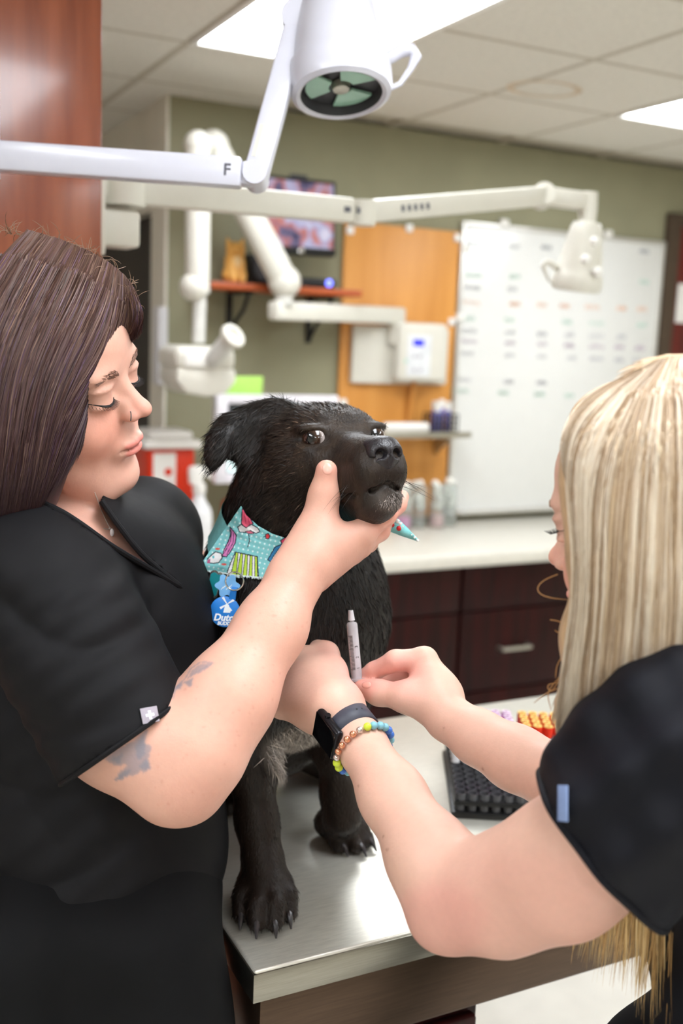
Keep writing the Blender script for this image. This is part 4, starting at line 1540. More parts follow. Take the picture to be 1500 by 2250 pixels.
tp, bp_ = resample(top_px, nu), resample(bot_px, nu)
vv_ = np.linspace(0, 1, nv)[None, :, None]
G = (tp[:, None] * (1 - vv_) + bp_[:, None] * vv_)
cu_, cv_ = np.linspace(0, 1, 14), np.linspace(0, 1, 9)
dep = np.zeros((14, 9))
for i, a in enumerate(cu_):
    for j, b_ in enumerate(cv_):
        x, y = G[int(a * (nu - 1)), int(b_ * (nv - 1))]
        h = D.hit(x, y, 0.9, 1.45, off=0.004)
        dep[i, j] = (h - CAM) @ AXF
dep[:, 0] = np.minimum(dep[:, 0], dep[:, 1] + 0.012)
dep = np.minimum(dep, np.median(dep) + 0.03)
for _ in range(4):                               # cloth bridges hollows
    m_ = dep.copy()
    m_[1:-1, 1:-1] = (dep[:-2, 1:-1] + dep[2:, 1:-1] + dep[1:-1, :-2] + dep[1:-1, 2:]) / 4
    dep = np.minimum(dep, m_)


def bil(i, j):
    a = np.clip(i * 13, 0, 12.999); b_ = np.clip(j * 8, 0, 7.999)
    i0, j0 = a.astype(int), b_.astype(int); fa, fb = a - i0, b_ - j0
    fa, fb = fa * fa * (3 - 2 * fa), fb * fb * (3 - 2 * fb)
    return (dep[i0, j0] * (1 - fa) + dep[i0 + 1, j0] * fa) * (1 - fb) + (dep[i0, j0 + 1] * (1 - fa) + dep[i0 + 1, j0 + 1] * fa) * fb


II, JJ = np.meshgrid(np.linspace(0, 1, nu), np.linspace(0, 1, nv), indexing='ij')
Dp = bil(II, JJ) - 0.003 + 0.0022 * np.sin(II * 16 + JJ * 3) * JJ
jag = (JJ > 0.985) * RNG.uniform(-3, 4, (nu, 1))
PX = G.copy(); PX[..., 1] += jag
Wp = CAM + ((PX[..., 0] - 750) / F_PX)[..., None] * AXR * Dp[..., None] + ((PX[..., 1] - 1125) / F_PX)[..., None] * AXD * Dp[..., None] + AXF * Dp[..., None]
P2 = G.reshape(-1, 2)
C = np.tile(np.array(TQ), (len(P2), 1))
gx, gy = (P2[:, 0] + P2[:, 1] * 0.25) / 11.0, (P2[:, 1] - P2[:, 0] * 0.22) / 11.0
dots = ((gx - np.round(gx)) ** 2 + (gy - np.round(gy)) ** 2) < 0.035
C[dots] = (0.72, 0.88, 0.88)
INK, WHT = (0.02, 0.03, 0.05), (0.86, 0.85, 0.86)


def shape(poly, col, w=1.1):
    poly = np.array(poly, float)
    C[inpoly(P2, poly)] = col
    C[nearline(P2, np.vstack([poly, poly[:1]]), w)] = INK


def strokes(lines, w=0.9, col=INK):
    for l in lines:
        C[nearline(P2, l, w)] = col


shape([(532, 1116), (540, 1112), (550, 1140), (556, 1150), (548, 1158), (538, 1160), (530, 1150)], (0.80, 0.11, 0.20))
strokes([[(535, 1120), (540, 1150)], [(541, 1118), (548, 1152)]], 0.8, (0.5, 0.03, 0.1))
shape([(522, 1158), (530, 1152), (540, 1160), (552, 1152), (566, 1160), (571, 1168), (562, 1172), (550, 1166), (538, 1170), (526, 1169)], WHT)
shape([(538, 1168), (550, 1166), (558, 1172), (546, 1173)], (0.85, 0.2, 0.3), 0.7)
strokes([[(546, 1173), (548, 1188), (544, 1202)]], 1.0)
shape([(505, 1158), (512, 1166), (519, 1176), (517, 1192), (508, 1210), (497, 1224), (488, 1222), (492, 1208), (500, 1192), (506, 1178)], (0.72, 0.22, 0.52))
strokes([[(509, 1168), (506, 1190), (492, 1216)], [(513, 1172), (512, 1192), (498, 1218)], [(508, 1162), (502, 1190), (492, 1208)]], 0.8)
shape([(466, 1218), (474, 1212), (486, 1216), (488, 1226), (480, 1236), (468, 1238), (458, 1236), (456, 1228)], WHT)
C[inpoly(P2, [(466, 1222), (470, 1220), (471, 1226), (467, 1227)])] = (0.1, 0.5, 0.55)
C[inpoly(P2, [(456, 1230), (462, 1228), (461, 1238), (455, 1237)])] = (0.5, 0.12, 0.25)
shape([(517, 1213), (565, 1223), (568, 1270), (498, 1260), (506, 1238)], WHT)
for k in range(5):
    x0, x1 = 518 + k * 10.4, 523 + k * 10.4
    q_ = [(x0, 1214 + k * 2), (x1, 1215 + k * 2), (x1 + 1 - (4 - k) * 1.5, 1270), (x0 - (4 - k) * 3.2, 1270)]
    m_ = inpoly(P2, q_) & inpoly(P2, [(517, 1213), (565, 1223), (568, 1272), (496, 1262), (506, 1238)])
    C[m_] = (0.50, 0.70, 0.06)
    strokes([[q_[0], q_[3]], [q_[1], q_[2]]], 0.8)
strokes([[(517, 1213), (565, 1223), (568, 1270)]], 1.1)
C[inpoly(P2, [(496, 1258), (520, 1264), (566, 1270), (566, 1275), (496, 1268)]) & (RNG.random(len(P2)) < 0.8)] = (0.02, 0.22, 0.38)
shape([(583, 1175), (589, 1172), (593, 1178), (590, 1184), (584, 1183)], (0.75, 0.05, 0.06))
strokes([[(578, 1180), (583, 1179)]], 0.9)
shape([(588, 1230), (604, 1202), (618, 1196), (628, 1188), (640, 1188), (640, 1240), (610, 1244)], (0.03, 0.20, 0.42))
shape([(598, 1226), (612, 1206), (618, 1208), (604, 1230)], WHT, 0.9)
shape([(612, 1236), (624, 1214), (630, 1216), (619, 1238)], WHT, 0.9)
shape([(616, 1188), (626, 1181), (636, 1184), (634, 1198), (622, 1200)], (0.72, 0.06, 0.14))
for cx_, cy_ in ((478, 1206), (492, 1240)):
    C[((P2 - (cx_, cy_)) ** 2 / (30, 6)).sum(1) < 1] = (0.75, 0.1, 0.08)
C[(JJ.ravel() > 0.97)] = (0.75, 0.86, 0.86)
# cloth with two faces
base = (np.arange(nu - 1)[:, None] * nv + np.arange(nv - 1)[None]).ravel()
Q1 = np.stack([base, base + 1, base + nv + 1, base + nv], 1)
V1 = Wp.reshape(-1, 3)
nn = normals(V1, Q1)
if (nn @ AXF).mean() > 0:
    nn = -nn; Q1 = Q1[:, ::-1]
raw('printed_cloth', np.vstack([V1, V1 - nn * 0.0012]), np.vstack([Q1, Q1[:, ::-1] + len(V1)]),
    mat('bandana_cotton', (255, 255, 255), 0.8, attr='Col', var=0.05, scale=600, bump=0.15, bscale=900), bd, colors=np.vstack([C, C * 0.9]))
M_tq = mat('turquoise_cotton', (126, 200, 202), 0.8, var=0.08, scale=150, bump=0.2, bscale=700)
# band round the back of the neck and the free lace-edged corner
ax_n = unit(P(625, 1210, 1.31) - P(650, 1080, 1.27))
cn = P(632, 1172, 1.30)
s1 = unit(np.cross(ax_n, AXF)); s2 = np.cross(ax_n, s1)
ring, th = [], np.linspace(0, 2 * math.pi, 49)[:-1]
V_, Q_ = [], []
for a in th:
    d_ = s1 * math.cos(a) + s2 * math.sin(a)
    for h_ in (-0.022, 0.0, 0.022):
        t0 = 0.0
        tt = np.linspace(0.03, 0.14, 60)
        sd = D.dist(cn + ax_n * h_ + d_[None] * tt[:, None])
        i = int(np.argmax(sd > 0.003)) if (sd > 0.003).any() else 30
        V_.append(cn + ax_n * h_ + d_ * min(tt[i], 0.105))
for i in range(48):
    d_ = s1 * math.cos(th[i]) + s2 * math.sin(th[i])
    if d_ @ AXF < -0.05 and d_ @ AXR > -0.35:
        continue                                  # the printed front piece lies here
    for j in range(2):
        a, b_ = i * 3 + j, ((i + 1) % 48) * 3 + j
        Q_.append((a, b_, b_ + 1, a + 1))
raw('neck_band', np.array(V_), np.array(Q_), M_tq, bd)
tl = [P(838, 1146, 1.20), P(862, 1152, 1.195), P(888, 1168, 1.19), P(917, 1187, 1.188)]
V_, Q_ = [], []
wds = [0.010, 0.009, 0.006, 0.0012]
for p_, w_ in zip(tl, wds):
    u_ = unit(AXR * 0.45 - AXD * 0.9)
    V_ += [p_ + u_ * w_ - AXF * 0.001, p_ - u_ * w_ - AXF * 0.001, p_ - u_ * w_ + AXF * 0.003, p_ + u_ * w_ + AXF * 0.003]
for i in range(3):
    for j in range(4):
        Q_.append((i * 4 + j, i * 4 + (j + 1) % 4, i * 4 + 4 + (j + 1) % 4, i * 4 + 4 + j))
raw('free_corner', np.array(V_), np.array(Q_), M_tq, bd, smooth=False)
for i, t_ in enumerate(np.linspace(0, 1, 9)):
    p_ = tl[1] + (tl[3] - tl[1]) * t_ + (AXR * 0.4 - AXD * 0.9) * 0.007 * (1 - t_)
    obj('lace_knot', ball(BM(), p_, 0.0026 * (1.2 - 0.5 * t_), 8, 6), mat('white_lace', (232, 240, 238), 0.8), bd)
for x_, y_ in ((861, 1153), (876, 1161)):
    obj('cherry_print', ball(BM(), P(x_, y_, 1.1905), 0.003, 8, 6, scale=(1, 1, 1)), mat('cherry_red', (190, 40, 44), 0.7), bd)

# ------------------------------------------------------------------ collar tags
M_blue = mat('blue_enamel', (40, 128, 214), 0.35, var=0.02)
M_wprint = mat('white_print', (240, 246, 250), 0.5, var=0.0)


def tag_frame(x, y, off=0.010):
    p = D.hit(x, y, 0.9, 1.5, off=off)
    n = D.grad(p)[0]
    n = unit(n * 0.25 - AXF * 0.9)
    up = unit(-AXD + 0.03 * AXR)
    return frame(p, z=n, y=up), p


px2m = 1.22 / F_PX
Mt_, pt_ = tag_frame(494, 1344, 0.014)
tg = empty('round_pet_tag', pt_, 'round blue pet tag with a white windmill and lettering', 'pet tag', 'tags on the dog collar')
R_ = 33.5 * px2m
obj('disc', lathe(BM(), [(0, -0.0012), (R_ - 0.001, -0.0012), (R_, -0.0004), (R_, 0.0006), (R_ - 0.001, 0.0012), (0, 0.0012)], Mt_, 48), M_blue, tg)
obj('loop', prism(BM(), [(-0.0035, R_ - 0.002), (0.0045, R_ - 0.002), (0.004, R_ + 0.009), (0.0045, R_ + 0.013), (-0.002, R_ + 0.013), (-0.003, R_ + 0.009)], 0.003, Mt_ @ Matrix.Translation((0.005, -0.001, -0.0014)) @ Matrix.Rotation(-0.16, 4, 'Z'), 0.0006), M_blue, tg)
text_mesh('lettering', 'Dutch', 0.0112, Mt_ @ Matrix.Translation((0.001, -0.0070, 0.0013)), M_wprint, tg, 0.0001, shear=0.25, bold=0.0004)
text_mesh('lettering', 'BUDDY', 0.0056, Mt_ @ Matrix.Translation((0.001, -0.0137, 0.0013)), M_wprint, tg, 0.0001, shear=0.2, bold=0.00025)
Mw = Mt_ @ Matrix.Translation((0.0025, 0.0025, 0.0013))
b = BM()
prism(b, [(-0.0042, -0.0035), (0.0042, -0.0035), (0.0024, 0.0055), (0.0, 0.0075), (-0.0022, 0.0055)], 0.0001, Mw)
for a in (0.55, 2.12, 3.69, 5.26):
    Ms = Mw @ Matrix.Translation((0, 0.0065, 0.0001)) @ Matrix.Rotation(a, 4, 'Z')
    prism(b, [(0.0, -0.0003), (0.0095, -0.0012), (0.0095, 0.0018), (0.001, 0.0005)], 0.0001, Ms)
obj('windmill', b, M_wprint, tg, smooth=False)

Mt2, pt2 = tag_frame(470, 1284, 0.008)
bn_ = empty('bone_pet_tag', pt2, 'teal bone shaped pet tag with a steel rim', 'pet tag', 'tags on the dog collar')


def bone(s):
    pts = []
    for cx_, cy_, a0 in ((0.0035, 0.0105, -0.9), (-0.0035, 0.0105, 0.7), (-0.0035, -0.0105, 2.24), (0.0035, -0.0105, 3.84)):
        for t_ in np.linspace(a0, a0 + 2.9, 8):
            pts.append(((cx_ + 0.0052 * math.cos(t_)) * s, (cy_ + 0.0052 * math.sin(t_)) * s))
    return pts


Mb = Mt2 @ Matrix.Rotation(-0.35, 4, 'Z')
obj('rim', prism(BM(), bone(1.05), 0.0014, Mb), M_chrome, bn_)
obj('enamel', prism(BM(), bone(0.88), 0.0004, Mb @ Matrix.Translation((0, 0, 0.0014))), mat('teal_enamel', (18, 132, 140), 0.3), bn_)
Mt3, pt3 = tag_frame(500, 1287, 0.011)
cl = empty('cloud_pet_tag', pt3, 'pale blue cloud shaped pet tag with white streaks', 'pet tag', 'tags on the dog collar')
b = BM()
pts = [(0.0125 * (1 + 0.16 * math.cos(6 * t_)) * math.cos(t_) * 1.05, 0.0125 * (1 + 0.16 * math.cos(6 * t_)) * math.sin(t_)) for t_ in np.linspace(0, 2 * math.pi, 49)[:-1]]
obj('plate', prism(b, pts, 0.0016, Mt3), mat('pale_blue_enamel', (126, 186, 236), 0.35), cl)
for i in range(7):
    Ms = Mt3 @ Matrix.Translation((-0.006 + 0.002 * i, -0.003 + 0.0014 * (i % 3), 0.0017)) @ Matrix.Rotation(0.9, 4, 'Z')
    obj('streak', box(BM(), (-0.0022, -0.0003, 0), (0.0022, 0.0003, 0.0001), 0, Ms), M_wprint, cl, smooth=False)
Mt4, pt4 = tag_frame(515, 1277, 0.016)
rg = tag(obj('key_ring', tube(BM(), [np.array(Mt4 @ Vector((0.0105 * math.cos(t_), 0.0105 * math.sin(t_) , 0.0))) for t_ in np.linspace(0, 2 * math.pi, 33)[:-1]], 0.0009, 8, closed=True), M_chrome),
         'thin steel split ring joining the pet tags', 'ring')


# ------------------------------------------------------------------ people: shared pieces
M_skin = mat('skin', (255, 255, 255), 0.46, attr='Col', var=0.06, scale=140, sss=0.12, bump=0.08, bscale=420, spec=0.4)
M_strand = mat('hair_strands', (255, 255, 255), 0.48, attr='Col', var=0.10, scale=60, spec=0.38)
M_brow = mat('brow_hair', (104, 70, 54), 0.6, var=0.2, scale=200)
M_lash = mat('dark_lashes', (20, 15, 16), 0.6, var=0.1)
M_nail = mat('finger_nail', (232, 172, 156), 0.25, var=0.04, coat=0.3)
SKIN = np.array([0.67, 0.372, 0.284])


def human_head(C, F, s, f):
    """skull and face in millimetres: x left, y forward, z up from the ear axis"""
    m = s * mm

    def E(c, r, k=10, op=1, tilt=None, both=True):
        for sg in ((-1, 1) if (both and c[0]) else (1,)):
            F.ell(C, (c[0] * sg * m, c[1] * m, c[2] * m), (r[0] * m, r[1] * m, r[2] * m), k * m, op, tilt)

    def K(a, b, ra, rb, k=10, op=1, both=False):
        for sg in ((-1, 1) if both else (1,)):
            F.cone(C, (a[0] * sg * m, a[1] * m, a[2] * m), (b[0] * sg * m, b[1] * m, b[2] * m), ra * m, rb * m, k * m, op)
    ez, nz, mz, cz = f['eye'], f['nose'], f['mouth'], f['chin']
    E((0, -12, 52), (72, 92, 76), 20)
    E((0, 44, 58), (58, 40, 46), 24)
    E((0, 36, -8), (55, 48, 60), 24)
    E((0, 26, -52), (48, 52, 36), 22)
    K((50, 4, -34), (24, 56, cz + 10), 20, 19, 22, both=True)
    E((0, 68, cz + 13), (22, 19, 17), 18)
    E((33, 54, -22), (27 * f['cheek'], 26, 27), 18)
    E((0, 78, mz + 2), (25, 12, 17), 12)
    # brow, sockets, lids
    E((27, 73, ez + 21), (24, 12, 9), 12)
    E((31, 92, ez + 1), (17, 13, 10), 9, -1)
    E((31, 70.5, ez), (15.0, 13.5, 12.0), 4)
    E((31, 73, ez + 8), (18, 13, 5), 5)
    E((31, 73, ez - 10), (17, 12, 4), 6)
    # nose
    K((0, 76, ez + 8), (0, 99, nz + 4), 7.5, 8.5, 9)
    E((0, 103, nz), (9.5, 9.5, 8.5), 6)
    E((10.5, 93, nz - 4), (7.5, 10, 7), 5)
    E((9, 85, nz + 6), (7, 9, 8), 7)
    E((5.5, 97, nz - 9.5), (3.0, 5.0, 2.6), 2.5, -1)
    # lips
    E((0, 88, mz + 4.5), (20, 7.5, 5.2), 4)
    E((6, 90, mz + 5), (8, 6, 4.6), 3)
    E((0, 87, mz - 5), (17, 8, 5.8), 4)
    K((-22, 83, mz - 0.6), (0, 96, mz), 1.3, 1.5, 2.0, -1)
    K((22, 83, mz - 0.6), (0, 96, mz), 1.3, 1.5, 2.0, -1)
    E((0, 84, mz - 15), (14, 8, 4.5), 6, -1)
    # ears
    E((73, -6, 12), (7, 18, 30), 6, tilt=(0, -12))
    E((79, -2, 14), (5, 11, 20), 4, -1)


def face_paint(V, F, s, f, Cc):
    l = F.loc(V) / (mm * s)
    ez, nz, mz = f['eye'], f['nose'], f['mouth']
    front = np.clip((l[:, 1] - 30) / 20, 0, 1)
    al = np.stack([np.abs(l[:, 0]), l[:, 1], l[:, 2]], 1)
    Cc = mixc(Cc, blob(al, (36, 60, -20), (20, 26, 20), 1.0) * 0.42 * front, (0.70, 0.26, 0.18))
    Cc = mixc(Cc, blob(al, (0, 104, nz), (12, 12, 10), 0.9) * 0.4, (0.74, 0.31, 0.24))
    Cc = mixc(Cc, blob(al, (31, 80, ez - 13), (13, 14, 5), 0.9) * 0.35, (0.52, 0.25, 0.18))
    Cc = mixc(Cc, blob(al, (31, 82, ez + 7), (16, 14, 6), 0.8) * 0.30, (0.50, 0.27, 0.21))
    lip = np.maximum(blob(al, (0, 92, mz + 4), (20, 10, 3.8), 0.28), blob(al, (0, 92, mz - 5), (17.5, 10, 5.2), 0.28))
    Cc = mixc(Cc, lip * 0.85, f['lip'])
    Cc = mixc(Cc, blob(al, (0, 92, mz - 0.3), (22, 8, 0.8), 0.9) * 0.6, (0.25, 0.06, 0.05))
    return Cc


def strands_on(vol, guides, n, K, seed, lift=(0.001, 0.006), width=(0.0010, 0.0022), tones=None, wave=2.5, ends=0.12, d0=0.6, d1=1.6, bias=None, grid=(26, 18)):
    """combed strands between neighbouring guide lines, laid on a hair volume"""
    r = np.random.default_rng(seed)
    R = []
    for g in guides:
        g = np.array(g, float)
        t = np.concatenate([[0], np.cumsum(np.linalg.norm(np.diff(g, axis=0), axis=1))])
        u = np.linspace(0, t[-1], 60)
        xy = np.stack([np.interp(u, t, g[:, 0]), np.interp(u, t, g[:, 1])], 1)
        for _ in range(16):                                   # round the polyline
            xy[1:-1] = xy[1:-1] * 0.5 + (xy[:-2] + xy[2:]) * 0.25
        R.append(xy)
    R = np.array(R)
    ng = len(R)

    def at(sv, tv):
        a = np.clip(sv * (ng - 1), 0, ng - 1.0001); i = a.astype(int); fa = (a - i)[..., None]
        b = np.clip(tv * 59, 0, 58.999); j = b.astype(int); fb = (b - j)[..., None]
        return (R[i, j] * (1 - fa) + R[i + 1, j] * fa) * (1 - fb) + (R[i, j + 1] * (1 - fa) + R[i + 1, j + 1] * fa) * fb
    gs, gt = grid
    S, T_ = np.meshgrid(np.linspace(0, 1, gs), np.linspace(0, 1, gt), indexing='ij')
    xy = at(S, T_)
    dd = np.zeros((gs, gt))
    for i in range(gs):
        for j in range(gt):
            dd[i, j] = (vol.hit(xy[i, j, 0], xy[i, j, 1], d0, d1) - CAM) @ AXF
    for _ in range(2):
        dd[:, 1:-1] = dd[:, 1:-1] * 0.5 + (dd[:, :-2] + dd[:, 2:]) * 0.25
        dd[1:-1] = dd[1:-1] * 0.5 + (dd[:-2] + dd[2:]) * 0.25
    s = r.random(n)
    if bias is not None:
        s = bias(s)
    t0 = r.uniform(0, ends, n) * (r.random(n) < 0.5)
    t1 = 1 - r.uniform(0, ends, n)
    t = t0[:, None] + (t1 - t0)[:, None] * np.linspace(0, 1, K)[None]
    sv = np.clip(s[:, None] + 0.012 * np.sin(t * r.uniform(2, 7, (n, 1)) + r.uniform(0, 6.3, (n, 1))), 0, 1)
    xy = at(sv, t)
    ph = r.uniform(0, 6.28, (n, 1))
    xy[..., 0] += wave * np.sin(t * r.uniform(4, 10, (n, 1)) + ph) * (0.3 + t)
    xy[..., 1] += wave * 0.6 * np.cos(t * r.uniform(4, 10, (n, 1)) + ph)
    a = np.clip(sv * (gs - 1), 0, gs - 1.001); i = a.astype(int); fa = a - i
    b = np.clip(t * (gt - 1), 0, gt - 1.001); j = b.astype(int); fb = b - j
    dp = (dd[i, j] * (1 - fa) + dd[i + 1, j] * fa) * (1 - fb) + (dd[i, j + 1] * (1 - fa) + dd[i + 1, j + 1] * fa) * fb
    dp = dp - r.uniform(*lift, (n, 1)) * (0.5 + 0.8 * np.sin(np.pi * np.clip(t, 0, 1)))
    pts = CAM + ((xy[..., 0] - 750) / F_PX * dp)[..., None] * AXR + ((xy[..., 1] - 1125) / F_PX * dp)[..., None] * AXD + dp[..., None] * AXF
    flat = pts.reshape(-1, 3)
    off = (r.uniform(*lift, (n, 1)) * np.ones((1, K))).ravel()
    for _ in range(4):                                        # keep every strand outside the volume
        dv = vol.dist(flat)
        m_ = dv < off
        if not m_.any():
            break
        g = vol.grad(flat[m_])
        flat[m_] += g * np.minimum(off[m_] - dv[m_], 0.02)[:, None]
    pts = flat.reshape(n, K, 3)
    for _ in range(3):
        pts[:, 1:-1] = pts[:, 1:-1] * 0.4 + (pts[:, :-2] + pts[:, 2:]) * 0.3
    c = tones(s, t, r)
    w = r.uniform(*width, n)
    nr = -AXF[None, None] + r.normal(size=(n, 1, 3)) * 0.45
    return ribbons(pts, w, np.broadcast_to(nr, pts.shape), c, tip=0.1)


def sleeve_cut(C, p, n, size=0.5, k=0.004):
    """cut everything past a plane (p, outward n) with a very large ball"""
    C.ell(np.asarray(p) + unit(n) * 6.0, (6.0, 6.0, 6.0), None, k, -1)


def cloth_warp(amp, seed, dirs):
    def w(p):
        out = np.zeros(len(p))
        for i, (d, fr, a) in enumerate(dirs):
            d = unit(d)
            out += a * amp * np.sin(p @ d * fr + 1.4 * wob(p, 9, seed + i) * 2.2 + i * 1.7)
        return out
    return w


def nail(par, base, tip, up, w):
    t = unit(np.asarray(tip) - np.asarray(base))
    b = BM()
    M = frame((np.asarray(base) + np.asarray(tip)) / 2, x=t, z=up)
    ball(b, (0, 0, 0), 1.0, 16, 8, scale=(np.linalg.norm(np.asarray(tip) - np.asarray(base)) / 2, w / 2, w * 0.16))
    bmesh.ops.transform(b, matrix=M, verts=b.verts)
    return obj('nail', b, M_nail, par)


# ------------------------------------------------------------------ person holding the dog
w1 = empty('person', (0.12, 1.10, 0), 'person in black scrubs with plum brown hair cradling the dog', 'person')
WF = Fr(P(113, 867, 1.15), V3((0.248, -0.467, 0.849)), V3((0.969, 0.116, -0.219)), V3((-0.004, -0.877, -0.481)))
WS = 1.05
wf = dict(eye=19, nose=-6, mouth=-47, chin=-100, cheek=1.08, lip=(0.66, 0.20, 0.17))
A = Clay()
human_head(A, WF, WS, wf)
# fuller underside of the jaw, neck, upper chest
WF.ell(A, (0, 0.012, -0.072), (0.050, 0.055, 0.026), 0.03)
nb_ = P(150, 1150, 1.20)
A.chain([WF(0, -0.03, -0.03), P(122, 1110, 1.215), P(120, 1200, 1.235)], [0.052, 0.049, 0.060], 0.02)
A.ell(P(200, 1370, 1.255), (0.118, 0.105, 0.135), None, 0.04)
A.chain([P(90, 1260, 1.15), P(180, 1230, 1.22), P(300, 1190, 1.32)], [0.05, 0.055, 0.05], 0.04)
A.ell(P(200, 1480, 1.25), (0.12, 0.12, 0.18), None, 0.05)
A.ell(P(310, 1200, 1.335), (0.05, 0.055, 0.045), None, 0.04)
# right arm
sh_, up_, el_ = P(85, 1300, 1.085), P(268, 1598, 1.045), P(388, 1700, 1.025)
A.chain([P(150, 1230, 1.17), sh_, up_, el_], [0.06, 0.060, 0.0555, 0.047], 0.03)
fa1, fa2, wr = P(501, 1533, 1.05), P(597, 1376, 1.085), P(650, 1268, 1.11)
A.chain([el_, P(432, 1640, 1.03), fa1, fa2, wr], [0.045, 0.0475, 0.045, 0.034, 0.0265], 0.022)
A.ell(P(425, 1745, 1.035), (0.017, 0.017, 0.017), None, 0.024)
# hand: palm under the jaw, thumb along the cheek


def touch(x, y, r, lo=0.9):
    """centre of a fingertip of radius r resting on the dog"""
    return D.hit(x, y, lo, 1.5, off=r * 0.9)


th_tip = touch(717, 1034, 0.0115)
th_mid = touch(711, 1092, 0.013)
dt = (th_mid - CAM) @ AXF
k_i, k_m, k_r, k_p = P(793, 1172, 1.135), P(790, 1196, 1.15), P(772, 1212, 1.165), P(748, 1226, 1.175)
thb = P(697, 1168, min(dt, 1.14))
hand = AXF
A.cone(wr, P(700, 1205, 1.125), 0.0265, 0.027, 0.02, flat=(AXF, 0.8))
A.cone(P(690, 1215, 1.125), k_i, 0.027, 0.0155, 0.018)
A.cone(P(690, 1225, 1.13), k_m, 0.026, 0.0145, 0.016)
A.cone(P(685, 1235, 1.135), k_r, 0.025, 0.0135, 0.016)
A.cone(P(680, 1245, 1.135), k_p, 0.024, 0.0125, 0.016)
A.chain([P(675, 1228, 1.118), thb, th_mid, th_tip], [0.025, 0.0205, 0.0148, 0.0118], 0.014)
A.ell((thb + th_mid) / 2, (0.0135, 0.0135, 0.0135), None, 0.01)
fing = [([k_i, P(845, 1133, 1.15), P(872, 1108, 1.165), P(882, 1092, 1.185)], (0.0140, 0.0118, 0.0104, 0.0086)),
        ([k_m, P(833, 1166, 1.175), P(850, 1138, 1.205), P(852, 1118, 1.225)], (0.0132, 0.0115, 0.010, 0.0085)),
        ([k_r, P(808, 1192, 1.195), P(824, 1165, 1.225), P(826, 1142, 1.24)], (0.0125, 0.011, 0.0096, 0.008)),
        ([k_p, P(780, 1215, 1.20), P(796, 1192, 1.225), P(800, 1172, 1.24)], (0.0115, 0.0098, 0.0085, 0.0072))]
for pts, rs in fing:
    A.chain(pts, rs, 0.0055)
# left arm round the back of the dog
A.chain([P(320, 1190, 1.34), P(352, 1268, 1.42), P(420, 1262, 1.50), P(520, 1300, 1.53)], [0.05, 0.045, 0.034, 0.026], 0.02)
A.chain([P(520, 1300, 1.53), P(570, 1310, 1.53)], [0.026, 0.024], 0.012, flat=(AXF, 0.7))
for i in range(4):
    A.chain([P(568, 1290 + 14 * i, 1.53), P(600, 1292 + 18 * i, 1.52), P(622, 1298 + 20 * i, 1.50)], [0.010, 0.009, 0.0075], 0.004)
A.chain([P(535, 1280, 1.53), P(560, 1255, 1.525), P(575, 1245, 1.515)], [0.013, 0.010, 0.008], 0.005)
V, Q = largest(*A.mesh(0.0021))
px = to_px(V)
C = np.tile(SKIN, (len(V), 1))
C *= (1 + 0.05 * wob(V, 60, 21))[:, None]
C = face_paint(V, WF, WS, wf, C)
front = ((V - CAM) @ AXF) < 1.26
C = mixc(C, np.clip(blob(np.c_[px, np.zeros(len(px))], (425, 1760, 0), (45, 35, 1), 1.0), 0, 1) * 0.35 * front, (0.62, 0.30, 0.23))
for fx, fy in ((718, 1010), (882, 1098), (850, 1140)):
    C = mixc(C, blob(np.c_[px, np.zeros(len(px))], (fx, fy, 0), (26, 30, 1), 1.0) * 0.5 * front, (0.72, 0.32, 0.25))
# freckles
rf = np.random.default_rng(5)
for i in range(110):
    t_ = rf.random()
    cx_, cy_ = 380 + 300 * t_ + rf.normal() * 55, 1720 - 450 * t_ + rf.normal() * 55
    m_ = (((px - (cx_, cy_)) ** 2).sum(1) < rf.uniform(1.5, 6)) & front
    C[m_] = C[m_] * (0.90, 0.82, 0.78)
# tattoos: leafy sprig on the forearm, brush-stroke bird on the upper arm
tat = (0.20, 0.20, 0.24)


def ink_on(polys, a):
    for poly in polys:
        m_ = inpoly(px, poly) & front
        C[m_] = C[m_] * (1 - a) + np.array(tat) * a


ink_on([[(412, 1492), (420, 1474), (438, 1460), (468, 1456), (456, 1468), (440, 1478), (424, 1482)]], 0.6)
ink_on([[(402, 1500), (425, 1488), (420, 1510)], [(380, 1524), (386, 1508), (402, 1498), (398, 1510), (388, 1516)], [(396, 1512), (399, 1503), (396, 1520)]], 0.75)
m_ = nearline(px, [(468, 1456), (440, 1455), (420, 1468), (406, 1492), (384, 1512), (380, 1535)], 1.6) & front
C[m_] = C[m_] * 0.4 + np.array(tat) * 0.6
m_ = nearline(px, [(466, 1458), (440, 1472), (412, 1490)], 1.2) & front
C[m_] = C[m_] * 0.4 + np.array(tat) * 0.6
ink_on([[(230, 1668), (250, 1650), (290, 1630), (325, 1600), (318, 1632), (332, 1640), (326, 1668), (332, 1690), (312, 1692), (302, 1702), (276, 1706), (248, 1720), (262, 1700), (280, 1678), (256, 1684)]], 0.68)
ink_on([[(296, 1640), (316, 1614), (320, 1640), (318, 1660), (304, 1672)], [(305, 1684), (322, 1668), (330, 1686), (316, 1698)], [(250, 1716), (272, 1694), (290, 1690), (270, 1712)], [(240, 1668), (270, 1656), (262, 1680)]], 0.7)
C = smooth(C, Q, 0.45)
raw('body', V, Q, M_skin, w1, colors=np.clip(C, 0, 1))
b = A.hit(717, 1014, 0.9, 1.3)
nail(w1, A.hit(719, 1044, 0.9, 1.3, 0.0001), A.hit(719, 1017, 0.9, 1.3, 0.0001), A.grad(A.hit(719, 1030, 0.9, 1.3))[0], 0.0115)

# brows, lashes, nose ring


